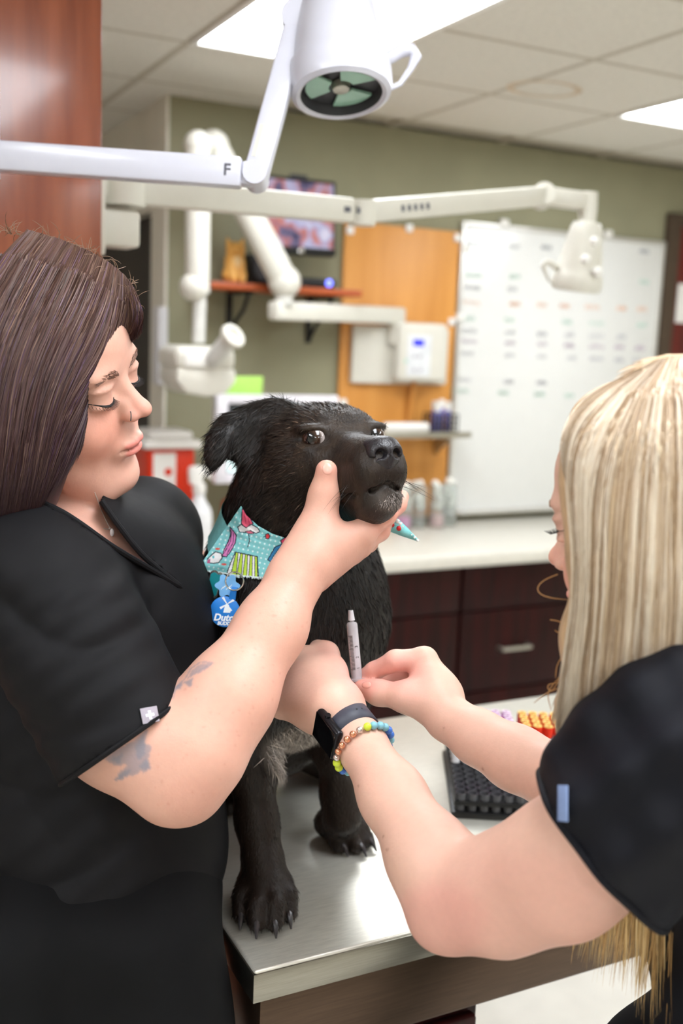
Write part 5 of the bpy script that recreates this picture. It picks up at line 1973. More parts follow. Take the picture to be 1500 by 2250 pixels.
def on_face(cl, F, s, pts, off=0.0006):
    """local mm points pushed onto the skin along the face's forward axis"""
    out = []
    for x, z in pts:
        y = np.linspace(130, 20, 221)
        q = np.array([F(x * s * mm, yy * s * mm, z * s * mm) for yy in y])
        d = cl.dist(q)
        i = int(np.argmax(d < 0))
        out.append(q[i] + F.A[1] * off)
    return np.array(out)


for sg in (-1, 1):
    pts = on_face(A, WF, WS, [(sg * x, z) for x, z in ((11, 35), (18, 37.5), (27, 39.5), (36, 40), (44, 37), (50, 32))], 0.0002)
    b = BM()
    for k_ in range(120):
        t_ = random.random() ** 0.9 * 4.6; i = int(t_)
        p_ = pts[i] + (pts[i + 1] - pts[i]) * (t_ - i)
        th_ = np.interp(t_, [0, 1, 3, 4.6], [0.0022, 0.0036, 0.0028, 0.001])
        p_ = p_ + WF.A[2] * random.uniform(-th_, th_)
        d_ = unit(pts[i + 1] - pts[i]) + WF.A[2] * random.uniform(0.0, 0.35)
        tube(b, [p_ - WF.A[1] * 0.0004, p_ + d_ * 0.004 + WF.A[1] * 0.0003, p_ + d_ * 0.0075 - WF.A[1] * 0.0006], [0.0003, 0.00032, 0.0001], 4)
    obj('eyebrow', b, M_brow, w1)
    lx_, lz_ = np.array([20, 24, 29, 35, 41, 46.0]), np.array([13.0, 11.0, 10.0, 10.0, 11.5, 14.5])
    xs_ = np.linspace(20, 46, 6 * 4)
    fine = on_face(A, WF, WS, [(sg * x, np.interp(x, lx_, lz_)) for x in xs_], 0.0003)
    pts = on_face(A, WF, WS, [(sg * x, z) for x, z in zip(lx_, lz_)], 0.0002)
    b = BM()
    tube(b, list(fine), list(np.interp(xs_, lx_, [0.0005, 0.0010, 0.0013, 0.0014, 0.0012, 0.0005])), 6)
    for t_ in np.linspace(0.08, 1, 22):
        i = min(int(t_ * 5), 4); p_ = pts[i] + (pts[i + 1] - pts[i]) * (t_ * 5 - i)
        o_ = WF.A[0] * sg * (t_ - 0.35) * 0.006
        tube(b, [p_, p_ + WF.A[1] * 0.0035 + o_ - WF.A[2] * 0.0028, p_ + WF.A[1] * 0.006 + o_ * 1.5 - WF.A[2] * 0.0032], [0.00032, 0.00026, 0.0001], 4)
    obj('eyelashes', b, M_lash, w1)
rg_c = A.hit(287, 915, 0.9, 1.3)
obj('nose_ring', tube(BM(), [rg_c + unit(-AXD) * 0.005 * math.cos(t_) + unit(AXR * 0.35 - AXF * 0.9) * 0.0034 * math.sin(t_) - AXF * 0.001 for t_ in np.linspace(-0.2, 2.9, 14)], 0.0006, 6), M_dkgrey, w1)

# ---- scrub top
M_scrub = mat('black_scrub_cloth', (12, 11, 14), 0.7, var=0.12, scale=30, spec=0.25, bump=0.3, bscale=26)
T1 = Clay()
T1.ell(P(185, 1330, 1.255), (0.132, 0.112, 0.135), None, 0.05)
T1.chain([P(95, 1255, 1.15), P(160, 1222, 1.215), P(300, 1185, 1.32)], [0.058, 0.058, 0.056], 0.04)
T1.ell(P(318, 1165, 1.335), (0.060, 0.066, 0.062), None, 0.05)
T1.ell(P(262, 1370, 1.215), (0.088, 0.085, 0.10), None, 0.06)
T1.ell(P(215, 1480, 1.25), (0.14, 0.13, 0.20), None, 0.06)
T1.ell(P(215, 1720, 1.245), (0.15, 0.135, 0.17), None, 0.06)
T1.ell(P(205, 1890, 1.24), (0.155, 0.15, 0.11), None, 0.05)
T1.cone(P(110, 1190, 1.15), P(95, 1270, 1.10), 0.075, 0.078, 0.05)
hem = P(272, 1632, 1.045)
hn = unit(V3((0.57, 0.82, -0.05)))
T1.chain([sh_, P(180, 1450, 1.065), P(262, 1592, 1.047), P(300, 1660, 1.04)], [0.076, 0.074, 0.0665, 0.066], 0.035)
T1.chain([P(318, 1185, 1.34), P(350, 1262, 1.415)], [0.062, 0.056], 0.03)
sleeve_dist_dir = hn


def ridge(a):
    """soft pleat: rounded crests, narrow valleys"""
    return 1 - 2 * np.abs(np.sin(a)) ** 0.7


def top_warp(p):
    x = to_px(p)
    sl = np.clip((400 - x[:, 0]) / 120, 0, 1) * np.clip((x[:, 1] - 1180) / 120, 0, 1)
    f_ = ridge((x[:, 0] * 0.28 + x[:, 1] * 0.96) * 0.017 + 2.4 * wob(p, 16, 41)) * 0.0044 * sl
    g_ = ridge((x[:, 0] * 0.92 - x[:, 1] * 0.38) * 0.012 + 2.2 * wob(p, 14, 47)) * 0.0032
    h_ = np.sin((x[:, 0] * 0.6 + x[:, 1] * 0.8) * 0.09 + 2.0 * wob(p, 25, 45)) * 0.0012 * sl
    return f_ * (0.5 + 0.6 * wob(p, 14, 43)) + g_ * (0.4 + 0.6 * wob(p, 9, 44)) + h_


T1.warp = top_warp
V, Q = T1.mesh(0.0042)
# hem of the near sleeve: open the cloth past the hem plane, away from the trunk
px = to_px(V); dp = (V - CAM) @ AXF
past = ((V - hem) @ hn > 0) & (dp < 1.135) & (px[:, 1] > 1480) & (px[:, 1] < 1900) & (np.linalg.norm(V - hem - np.outer((V - hem) @ hn, hn), axis=1) < 0.085)
vneck = inpoly(px, [(60, 1040), (215, 1040), (224, 1100), (258, 1150), (306, 1212), (392, 1283), (330, 1246), (248, 1200), (190, 1158), (140, 1124), (96, 1105), (60, 1085)]) & (dp < 1.26)
kill = past | vneck
keep = ~kill[Q].any(1)
top_o = raw('scrub_top', V, Q[keep], M_scrub, w1)
sd = top_o.modifiers.new('thickness', 'SOLIDIFY'); sd.thickness = 0.0022; sd.offset = -1
# turned hem, collar bands, sleeve tab
ang = np.linspace(0, 2 * math.pi, 65)[:-1]
a1 = unit(np.cross(hn, AXF)); a2 = np.cross(hn, a1)
ring_ = []
for a in ang:
    d_ = a1 * math.cos(a) + a2 * math.sin(a)
    tt = np.linspace(0.02, 0.10, 120)
    sdv = T1.dist(hem - hn * 0.002 + d_[None] * tt[:, None])
    i = int(np.argmax(sdv > 0))
    ring_.append(hem - hn * 0.002 + d_ * (tt[i] if (sdv > 0).any() else 0.07))
ring_ = np.array(ring_)
for _ in range(3):
    ring_ = ring_ * 0.5 + (np.roll(ring_, 1, 0) + np.roll(ring_, -1, 0)) * 0.25
b = BM()
tube(b, list(ring_), 0.0028, 8, closed=True)
obj('sleeve_hem', b, M_scrub, w1)
b = BM()
for line in ([(60, 1090), (96, 1106), (140, 1126), (190, 1160), (248, 1203), (330, 1250), (400, 1292)], [(222, 1100), (232, 1114), (258, 1152), (306, 1214), (352, 1254), (400, 1292)]):
    pts = [T1.hit(x, y, 0.9, 1.5, 0.0) for x, y in line]
    pts = np.array(pts)
    fine = np.array([[np.interp(u_, range(len(pts)), pts[:, c_]) for c_ in range(3)] for u_ in np.linspace(0, len(pts) - 1, 40)])
    for _ in range(8):
        fine[1:-1] = fine[1:-1] * 0.5 + (fine[:-2] + fine[2:]) * 0.25
    tube(b, list(fine), [0.0012] + [0.0034] * 38 + [0.0012], 8)
obj('collar_band', b, M_scrub, w1)
Mtab = A  # sleeve tab
tp_ = T1.hit(329, 1571, 0.9, 1.3, 0.0012)
tn_ = T1.grad(tp_)[0]
Mq = frame(tp_, z=tn_, x=unit(V3((0.97, -0.26, 0))))
tb_ = obj('sleeve_tab', box(BM(), (-0.0085, -0.0075, -0.0006), (0.0085, 0.0075, 0.0006), 0.0004, Mq), mat('grey_woven_tab', (158, 150, 160), 0.7, var=0.05, scale=400), w1)
b = BM()
box(b, (-0.0042, -0.0013, 0.0005), (0.0042, 0.0013, 0.0009), 0, Mq)
box(b, (-0.0013, -0.0042, 0.0005), (0.0013, 0.0042, 0.00092), 0, Mq)
obj('cross_mark', b, M_wprint, tb_, smooth=False)

# ---- trousers and shoes
T2 = Clay()
hip = P(205, 1930, 1.24)
T2.ell(hip, (0.15, 0.14, 0.12), None, 0.05)
fwd = unit(np.array([0.75, 0.66, 0.0]))
legs = []
for tx, ty in ((0.115, 1.02), (0.315, 0.985)):
    h0 = np.array([tx * 0.6 + hip[0] * 0.4, ty * 0.6 + hip[1] * 0.4, hip[2] - 0.03])
    legs.append((tx, ty))
    T2.chain([h0, (tx + 0.01, ty + 0.01, 0.72), (tx, ty, 0.48), (tx - 0.01, ty, 0.05)], [0.10, 0.088, 0.068, 0.060], 0.035)
T2.warp = cloth_warp(0.002, 60, [((1, 0, 0.6), 60, 1.0), ((0.3, 0.6, 1), 45, 1.0)])
V, Q = T2.mesh(0.006)
raw('scrub_trousers', V, Q, mat('black_trouser_cloth', (10, 10, 12), 0.75, var=0.1, scale=30, spec=0.2), w1)
for tx, ty in legs:
    c_ = np.array([tx, ty, 0.0])
    S_ = Clay()
    S_.chain([c_ - fwd * 0.06 + (0, 0, 0.045), c_ + fwd * 0.05 + (0, 0, 0.04), c_ + fwd * 0.13 + (0, 0, 0.03)], [0.044, 0.042, 0.029], 0.02)
    v, q = S_.mesh(0.006)
    raw('shoe', v, q, M_black, w1)

# ---- hair
H = Clay()
WF.ell(H, (0, -0.024, 0.060), (0.088, 0.102, 0.092), 0.02)
H.chain([P(212, 700, 1.10), P(125, 850, 1.085), P(80, 980, 1.085), P(56, 1080, 1.095), P(34, 1140, 1.11)], [0.026, 0.029, 0.031, 0.026, 0.012], 0.03)
H.chain([P(130, 700, 1.10), P(50, 860, 1.085), P(20, 1000, 1.085), P(0, 1110, 1.10), P(-15, 1160, 1.11)], [0.03, 0.04, 0.042, 0.034, 0.015], 0.03)
H.chain([P(0, 720, 1.11), P(-60, 880, 1.11), P(-70, 1020, 1.11), P(-70, 1120, 1.12)], [0.04, 0.045, 0.042, 0.025], 0.03)
H.chain([WF(0, -0.08, 0.05), WF(0.03, -0.10, -0.04), P(-20, 1060, 1.24)], [0.06, 0.05, 0.03], 0.03)
H.chain([WF(0.05, 0.02, 0.095), WF(0.088, 0.0, 0.03), WF(0.09, -0.02, -0.04), P(60, 1030, 1.28)], [0.02, 0.018, 0.022, 0.02], 0.02)
WF.ell(H, (0, 0.125, 0.005), (0.085, 0.075, 0.090), 0.012, -1)
V, Q = H.mesh(0.004)


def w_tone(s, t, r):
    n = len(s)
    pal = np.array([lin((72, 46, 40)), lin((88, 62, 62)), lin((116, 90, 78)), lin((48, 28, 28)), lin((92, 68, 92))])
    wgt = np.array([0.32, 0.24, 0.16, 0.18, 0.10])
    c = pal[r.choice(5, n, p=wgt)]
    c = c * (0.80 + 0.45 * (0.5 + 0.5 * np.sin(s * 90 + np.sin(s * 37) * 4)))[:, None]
    # paler brown at the roots, darkening to deep plum at the tips
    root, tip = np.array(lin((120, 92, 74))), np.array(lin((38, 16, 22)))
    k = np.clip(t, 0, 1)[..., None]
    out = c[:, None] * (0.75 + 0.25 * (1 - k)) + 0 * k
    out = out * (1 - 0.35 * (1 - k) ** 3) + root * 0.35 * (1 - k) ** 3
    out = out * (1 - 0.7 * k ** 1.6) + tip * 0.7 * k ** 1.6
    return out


raw('hair_mass', V, Q, mat('plum_brown_hair', (56, 38, 40), 0.5, var=0.35, scale=140, stretch=(1, 1, 0.2)), w1)
cv, cq, cc_ = fur(V, Q, 9000, lambda p, N: np.tile((0.0, 0.0, -1.0), (len(p), 1)) - 0.25 * WF.A[1], lambda p: np.full(len(p), 0.022), 0.0010, 0.03,
                  lambda p: np.tile(lin((74, 50, 48)), (len(p), 1)), 91, jitter=0.12, K=4, spread=0.4, mask=lambda c: (WF.loc(c)[:, 1] < 0.03).astype(float))
o = raw('under_hair', cv, cq, M_strand, w1, colors=cc_); o['kind'] = 'stuff'
gd = [[(296, 640), (312, 690), (306, 735)], [(285, 622), (304, 690), (272, 752), (232, 806)],
      [(272, 606), (272, 690), (222, 796), (166, 890), (134, 985), (106, 1058), (78, 1124)],
      [(238, 578), (216, 680), (150, 800), (102, 925), (86, 1030), (58, 1136)],
      [(192, 552), (150, 650), (82, 785), (46, 920), (34, 1040), (16, 1150)],
      [(130, 527), (70, 625), (0, 760), (-30, 900), (-40, 1040), (-44, 1150)],
      [(60, 507), (-20, 600), (-90, 760), (-110, 900), (-110, 1050), (-100, 1140)]]
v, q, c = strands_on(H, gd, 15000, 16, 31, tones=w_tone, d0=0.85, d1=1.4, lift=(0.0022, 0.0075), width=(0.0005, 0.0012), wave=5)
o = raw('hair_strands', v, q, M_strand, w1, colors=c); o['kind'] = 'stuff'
# loose curls standing off the crown
fl = []
rr = np.random.default_rng(8)
for i in range(150):
    t_ = rr.random()
    x0, y0 = np.interp(t_, [0, 0.3, 0.6, 0.85, 1], [0, 110, 210, 285, 312]), np.interp(t_, [0, 0.3, 0.6, 0.85, 1], [505, 522, 562, 630, 720])
    p0 = H.hit(x0, y0 + 8, 0.85, 1.4)
    u = np.linspace(0, 1, 14)
    ln = rr.uniform(12, 52); a0 = rr.uniform(-2.6, -0.5); curl = rr.normal() * 2.2
    ang_ = a0 + curl * u
    dx, dy = np.cumsum(np.cos(ang_)) / 14 * ln, np.cumsum(np.sin(ang_)) / 14 * ln
    sc_ = ((p0 - CAM) @ AXF) / F_PX
    fl.append(p0 + (dx * sc_)[:, None] * AXR + (dy * sc_)[:, None] * AXD + (u * rr.normal() * 0.01)[:, None] * AXF)
v, q, c = ribbons(np.array(fl), np.full(len(fl), 0.00055), -AXF, np.tile(lin((128, 100, 80)), (len(fl), 1)), tip=0.3)
o = raw('loose_hairs', v, q, M_strand, w1, colors=c); o['kind'] = 'stuff'

# ---- necklace
nk = empty('necklace', A.hit(243, 1165, 0.9, 1.4), 'thin silver chain necklace with a small oval pendant', 'necklace')
cp = [A.hit(x, y, 0.9, 1.5, 0.0006) for x, y in ((208, 1082), (214, 1098), (221, 1118), (230, 1138), (238, 1154), (242, 1161))]
cp2 = [A.hit(x, y, 0.9, 1.5, 0.0006) for x, y in ((242, 1161), (236, 1163), (228, 1161))]
M_silver = mat('silver', (216, 208, 200), 0.3, 0.5, var=0.05)
b = BM(); tube(b, cp, 0.00055, 6); tube(b, cp2, 0.00055, 6)
obj('chain', b, M_silver, nk)
pp_ = A.hit(246, 1170, 0.9, 1.5, 0.002)
obj('pendant', ball(BM(), pp_, 0.0034, 12, 8, scale=(0.75, 0.6, 1.35)), mat('pale_stone', (226, 220, 222), 0.15, coat=0.5), nk)
obj('bail', ball(BM(), A.hit(241, 1161, 0.9, 1.5, 0.001), 0.0016, 8, 6), M_silver, nk)


# ------------------------------------------------------------------ person drawing blood
w2 = empty('person', (0.75, 0.45, 0), 'person in navy scrubs with long blonde hair drawing blood from the dog', 'person')
BF = Fr(P(1467, 1181, 0.88), V3((-0.606, 0.15, -0.781)), V3((-0.781, 0.073, 0.62)), V3((-0.15, -0.986, -0.073)))
BS = 1.0
bf = dict(eye=20, nose=-12, mouth=-49, chin=-92, cheek=0.95, lip=(0.66, 0.24, 0.20))
B = Clay()
human_head(B, BF, BS, bf)
B.chain([BF(0, -0.02, -0.03), P(1520, 1500, 0.90), P(1560, 1600, 0.90)], [0.05, 0.048, 0.06], 0.03)
B.ell(P(1690, 1800, 0.925), (0.075, 0.07, 0.13), None, 0.04)
# left arm with the watch
bsh, bup, bel = P(1500, 1705, 0.80), P(1230, 1912, 0.862), P(1000, 1975, 0.93)
B.chain([P(1620, 1640, 0.86), bsh, bup, P(1100, 1965, 0.90), bel], [0.06, 0.060, 0.050, 0.045, 0.041], 0.03)
B.ell(P(962, 2030, 0.935), (0.016, 0.016, 0.016), None, 0.03)
bwr = P(795, 1638, 1.075)
B.chain([bel, P(945, 1885, 0.955), P(862, 1750, 1.02), bwr], [0.0405, 0.0375, 0.0300, 0.0245], 0.02)
# its hand closes round the foreleg
hw = P(762, 1580, 1.105)
B.cone(bwr, hw, 0.0245, 0.0235, 0.014, flat=(unit(V3((0.6, -0.3, -0.75))), 0.9))
ki, km, kr, kp = P(672, 1452, 1.185), P(646, 1478, 1.175), P(626, 1514, 1.165), P(620, 1552, 1.15)
for kk, r0 in ((ki, 0.017), (km, 0.0165), (kr, 0.0155), (kp, 0.0145)):
    B.cone(P(728, 1552, 1.115), kk, 0.024, r0, 0.018)
B.cone(P(690, 1500, 1.15), P(700, 1560, 1.13), 0.022, 0.022, 0.02)
B.chain([P(748, 1548, 1.122), P(726, 1476, 1.165), P(716, 1438, 1.192), P(698, 1424, 1.21)], [0.020, 0.0160, 0.0125, 0.0100], 0.014)
for pts, rs in (([ki, P(640, 1425, 1.205), P(612, 1430, 1.235), P(600, 1445, 1.255)], (0.014, 0.0108, 0.0096, 0.008)),
                ([km, P(610, 1455, 1.20), P(585, 1470, 1.23), P(578, 1488, 1.25)], (0.014, 0.0108, 0.0096, 0.008)),
                ([kr, P(594, 1500, 1.19), P(572, 1516, 1.22), P(566, 1534, 1.24)], (0.013, 0.0104, 0.0090, 0.0076)),
                ([kp, P(590, 1552, 1.175), P(572, 1566, 1.20), P(566, 1580, 1.22)], (0.012, 0.0092, 0.0080, 0.0068))):
    B.chain(pts, rs, 0.005)
# right arm with the syringe
rwr = P(985, 1578, 1.125)
rel = P(1285, 1742, 0.985)
B.chain([P(1600, 1640, 0.96), P(1420, 1745, 0.96), rel, P(1130, 1664, 1.06), P(1050, 1620, 1.095), rwr], [0.055, 0.05, 0.037, 0.0290, 0.0250, 0.0222], 0.022)
mi, mmid, mr, mp_ = P(932, 1450, 1.16), P(938, 1466, 1.18), P(940, 1485, 1.197), P(942, 1508, 1.205)
B.cone(rwr, P(945, 1525, 1.145), 0.0225, 0.025, 0.016)
for kk, r0 in ((mi, 0.0150), (mmid, 0.0145), (mr, 0.0135), (mp_, 0.0125)):
    B.cone(P(955, 1530, 1.148), kk, 0.0245, r0, 0.014)
B.chain([P(955, 1545, 1.13), P(893, 1532, 1.135), P(832, 1522, 1.155), P(795, 1511, 1.170)], [0.020, 0.0155, 0.0125, 0.0100], 0.012)
for pts, rs in (([mi, P(868, 1452, 1.163), P(822, 1474, 1.178), P(790, 1492, 1.190)], (0.0138, 0.0118, 0.0100, 0.0085)),
                ([mmid, P(884, 1482, 1.195), P(845, 1500, 1.200), P(812, 1508, 1.195)], (0.0130, 0.0110, 0.0095, 0.0080)),
                ([mr, P(892, 1508, 1.215), P(858, 1518, 1.212), P(842, 1524, 1.20)], (0.0122, 0.0102, 0.0088, 0.0074)),
                ([mp_, P(905, 1528, 1.215), P(880, 1535, 1.205), P(872, 1537, 1.195)], (0.0112, 0.0092, 0.0080, 0.0068))):
    B.chain(pts, rs, 0.005)
V, Q = largest(*B.mesh(0.0021))
px = to_px(V)
C = np.tile(np.array([0.70, 0.43, 0.335]), (len(V), 1))
C *= (1 + 0.04 * wob(V, 60, 25))[:, None]
C = face_paint(V, BF, BS, bf, C)
z0 = np.zeros(len(px))
for (fx, fy), rr_, am in (((960, 2030), (70, 60), 0.45), ((1150, 2000), (150, 90), 0.30), ((830, 1475), (60, 26), 0.65), ((905, 1480), (30, 40), 0.4), ((790, 1512), (22, 20), 0.5), ((738, 1425), (26, 20), 0.3)):
    C = mixc(C, blob(np.c_[px, z0], (fx, fy, 0), (*rr_, 1), 1.0) * am, (0.72, 0.33, 0.28))
for fx, fy in ((787, 1728), (842, 1838), (850, 1866), (975, 1600), (1060, 1690)):
    m_ = ((px - (fx, fy)) ** 2).sum(1) < 8
    C[m_] = C[m_] * (0.55, 0.42, 0.36)
C = smooth(C, Q, 0.45)
raw('body', V, Q, M_skin, w2, colors=np.clip(C, 0, 1))
nail(w2, B.hit(814, 1508, 0.9, 1.3, 0.0), B.hit(795, 1502, 0.9, 1.3, 0.0), B.grad(B.hit(804, 1505, 0.9, 1.3))[0], 0.0085)
nail(w2, P(838, 1494, 1.188), P(822, 1497, 1.186), unit(-AXF - AXD), 0.009)
for sg in (-1, 1):
    pts = on_face(B, BF, BS, [(sg * x, z) for x, z in ((11, 38), (18, 40.5), (27, 42.5), (36, 43), (44, 40), (50, 35))], 0.0002)
    obj('eyebrow', tube(BM(), pts, [0.0012, 0.0022, 0.0022, 0.0018, 0.0013, 0.0006], 6), mat('light_brow_hair', (150, 112, 84), 0.6, var=0.2, scale=200), w2)
    pts = on_face(B, BF, BS, [(sg * x, z) for x, z in ((18, 17), (23, 15.5), (29, 15), (35, 15.5), (41, 17), (46, 19))], 0.0002)
    b = BM()
    tube(b, pts, [0.0006, 0.0010, 0.0012, 0.0013, 0.0012, 0.0006], 6)
    for t_ in np.linspace(0.05, 1, 22):
        i = min(int(t_ * 5), 4); p_ = pts[i] + (pts[i + 1] - pts[i]) * (t_ * 5 - i)
        o_ = BF.A[0] * sg * (t_ - 0.35) * 0.006
        tube(b, [p_, p_ + BF.A[1] * 0.006 + o_ - BF.A[2] * 0.001, p_ + BF.A[1] * 0.0105 + o_ * 1.6 + BF.A[2] * 0.002], [0.00035, 0.0003, 0.0001], 4)
    obj('eyelashes', b, M_lash, w2)

# ---- scrub top
M_navy = mat('navy_scrub_cloth', (12, 13, 21), 0.7, var=0.12, scale=30, spec=0.25, bump=0.3, bscale=26)
U = Clay()
U.ell(P(1720, 1960, 0.93), (0.105, 0.10, 0.16), None, 0.05)
U.ell(P(1690, 1760, 0.92), (0.11, 0.10, 0.12), None, 0.05)
U.ell(P(1740, 2200, 0.94), (0.12, 0.12, 0.16), None, 0.05)
U.chain([P(1620, 1620, 0.84), P(1520, 1655, 0.805), P(1400, 1765, 0.82), P(1325, 1868, 0.838), P(1270, 1925, 0.85)], [0.07, 0.074, 0.069, 0.060, 0.060], 0.035)
U.chain([P(1600, 1640, 0.96), P(1480, 1720, 0.96)], [0.065, 0.06], 0.03)
bhem, bhn = P(1322, 1868, 0.838), unit(V3((-0.72, 0.66, 0.18)))


def u_warp(p):
    x = to_px(p)
    return np.sin((x[:, 0] * 0.55 + x[:, 1] * 0.83) * 0.04 + 1.5 * wob(p, 16, 71)) * 0.0055 * (0.6 + 0.5 * wob(p, 12, 72)) + 0.0016 * np.sin((x[:, 0] * 0.8 - x[:, 1] * 0.6) * 0.05 + 1.5 * wob(p, 14, 75))


U.warp = u_warp
V, Q = U.mesh(0.004)
dp = (V - CAM) @ AXF
past = ((V - bhem) @ bhn > 0) & (np.linalg.norm(V - bhem - np.outer((V - bhem) @ bhn, bhn), axis=1) < 0.09)
keep = ~past[Q].any(1)
to2 = raw('scrub_top', V, Q[keep], M_navy, w2)
sd = to2.modifiers.new('thickness', 'SOLIDIFY'); sd.thickness = 0.0022; sd.offset = -1
a1 = unit(np.cross(bhn, AXF)); a2 = np.cross(bhn, a1)
ring_ = []
for a in ang:
    d_ = a1 * math.cos(a) + a2 * math.sin(a)
    tt = np.linspace(0.02, 0.10, 120)
    sdv = U.dist(bhem - bhn * 0.002 + d_[None] * tt[:, None])
    i = int(np.argmax(sdv > 0))
    ring_.append(bhem - bhn * 0.002 + d_ * (tt[i] if (sdv > 0).any() else 0.065))
ring_ = np.array(ring_)
for _ in range(3):
    ring_ = ring_ * 0.5 + (np.roll(ring_, 1, 0) + np.roll(ring_, -1, 0)) * 0.25
obj('sleeve_hem', tube(BM(), list(ring_), 0.003, 8, closed=True), M_navy, w2)
tp_ = U.hit(1236, 1765, 0.6, 1.1, 0.0014)
tn_ = U.grad(tp_)[0]
Mq = frame(tp_, z=tn_, x=unit(V3((0.45, 0.89, 0))))
obj('sleeve_tab', box(BM(), (-0.013, -0.006, -0.0006), (0.013, 0.006, 0.0006), 0.0004, Mq), mat('pale_blue_woven_tab', (128, 148, 190), 0.7, var=0.05, scale=400), w2)
# ---- trousers and shoes
T3 = Clay()
bh = P(1740, 2200, 0.95)
T3.ell(bh + (0, 0, -0.08), (0.125, 0.13, 0.13), None, 0.05)
bl = []
for dx, dy in ((-0.04, 0.085), (0.05, -0.085)):
    b0 = np.array([bh[0] + dx, bh[1] + dy, 0])
    bl.append(b0)
    T3.chain([b0 + (0, 0, bh[2] - 0.14), b0 + (0.0, 0, 0.48), b0 + (0, 0, 0.05)], [0.085, 0.066, 0.06], 0.035)
V, Q = T3.mesh(0.007)
raw('scrub_trousers', V, Q, mat('navy_trouser_cloth', (10, 11, 17), 0.75, var=0.1, scale=30, spec=0.2), w2)
for b0 in bl:
    fw_ = unit(np.array([-0.35, 0.93, 0]))
    S_ = Clay()
    S_.chain([b0 - fw_ * 0.05 + (0, 0, 0.045), b0 + fw_ * 0.06 + (0, 0, 0.04), b0 + fw_ * 0.14 + (0, 0, 0.03)], [0.044, 0.042, 0.029], 0.02)
    v, q = S_.mesh(0.007)
    raw('shoe', v, q, M_white, w2)

# ---- long blonde hair
Hb = Clay()
BF.ell(Hb, (0, -0.034, 0.060), (0.085, 0.098, 0.088), 0.02)
BF.ell(Hb, (0.0, 0.125, 0.0), (0.085, 0.075, 0.092), 0.010, -1)
BF.ell(Hb, (-0.012, 0.024, 0.104), (0.058, 0.052, 0.034), 0.012)
BF.cone(Hb, (-0.045, 0.045, 0.095), (-0.075, 0.025, 0.02), 0.013, 0.013, 0.012)
Hb.ell(P(1465, 838, 0.84), (0.034, 0.030, 0.020), np.stack([AXR, AXF, AXD]), 0.012)
Hb.chain([P(1345, 915, 0.835), P(1290, 985, 0.830), P(1277, 1050, 0.832), P(1288, 1110, 0.835), P(1312, 1200, 0.835)], [0.016, 0.0125, 0.011, 0.009, 0.012], 0.014)
Hb.chain([P(1345, 985, 0.825), P(1332, 1110, 0.825), P(1330, 1220, 0.83), P(1304, 1400, 0.85), P(1284, 1560, 0.875), P(1282, 1690, 0.885)], [0.032, 0.022, 0.020, 0.021, 0.018, 0.014], 0.03)
Hb.chain([P(1425, 1000, 0.815), P(1412, 1250, 0.83), P(1395, 1450, 0.85), P(1370, 1600, 0.88), P(1350, 1720, 0.90)], [0.036, 0.036, 0.034, 0.026, 0.02], 0.03)
Hb.chain([P(1510, 1000, 0.82), P(1515, 1300, 0.84), P(1500, 1500, 0.86), P(1470, 1640, 0.89)], [0.045, 0.045, 0.04, 0.03], 0.03)
Hb.chain([BF(0, -0.1, 0.04), P(1640, 1250, 0.88), P(1640, 1500, 0.90)], [0.06, 0.06, 0.05], 0.03)
Hb.chain([BF(-0.05, 0.0, 0.1), BF(-0.085, -0.01, 0.03), BF(-0.09, -0.02, -0.06), P(1420, 1520, 0.99)], [0.02, 0.02, 0.024, 0.02], 0.02)
V, Q = Hb.mesh(0.004)
raw('hair_mass', V, Q, mat('ash_blonde_hair', (186, 156, 122), 0.5, var=0.25, scale=140, stretch=(1, 1, 0.2)), w2)


def b_tone(s, t, r):
    n = len(s)
    pal = np.array([lin((226, 206, 180)), lin((204, 178, 146)), lin((240, 226, 206)), lin((168, 140, 112)), lin((214, 192, 168))])
    band = 0.5 + 0.5 * np.sin(s * 60 + np.sin(s * 23) * 3)
    idx = np.clip((band * 5 + r.normal(size=n) * 1.1).astype(int), 0, 4)
    c = pal[np.array([3, 1, 4, 0, 2])[idx]]
    k = np.clip(t, 0, 1)[..., None]
    root = np.array(lin((158, 130, 104)))
    out = c[:, None] * np.ones_like(k)
    out = out * (1 - 0.4 * np.clip(1 - k * 6, 0, 1)) + root * 0.4 * np.clip(1 - k * 6, 0, 1)
    return out * (1 - 0.16 * k)


cv, cq, cc_ = fur(V, Q, 10000, lambda p, N: np.tile((0.0, 0.0, -1.0), (len(p), 1)), lambda p: np.full(len(p), 0.022), 0.0009, 0.02,
                  lambda p: np.tile(lin((212, 188, 158)), (len(p), 1)), 92, jitter=0.08, K=4, spread=0.25, mask=lambda c: ((BF.loc(c)[:, 1] < 0.015) | (BF.loc(c)[:, 2] < -0.1)).astype(float))
o = raw('under_hair', cv, cq, M_strand, w2, colors=np.clip(cc_, 0, 0.9)); o['kind'] = 'stuff'
gb = [[(1446, 800), (1405, 832), (1318, 880), (1250, 936), (1236, 995), (1244, 1075), (1264, 1150), (1274, 1230), (1270, 1300), (1254, 1390), (1238, 1480), (1228, 1570), (1226, 1650)],
      [(1458, 798), (1424, 836), (1366, 888), (1312, 970), (1296, 1080), (1300, 1250), (1288, 1400), (1272, 1550), (1262, 1690)],
      [(1468, 796), (1436, 840), (1408, 900), (1376, 1000), (1362, 1150), (1354, 1350), (1340, 1500), (1320, 1690)],
      [(1480, 795), (1454, 840), (1448, 900), (1436, 1000), (1428, 1200), (1420, 1400), (1400, 1600)],
      [(1496, 795), (1480, 840), (1494, 900), (1500, 1050), (1500, 1250), (1488, 1450), (1470, 1580)],
      [(1520, 795), (1520, 850), (1556, 900), (1570, 1100), (1570, 1400), (1556, 1580)]]
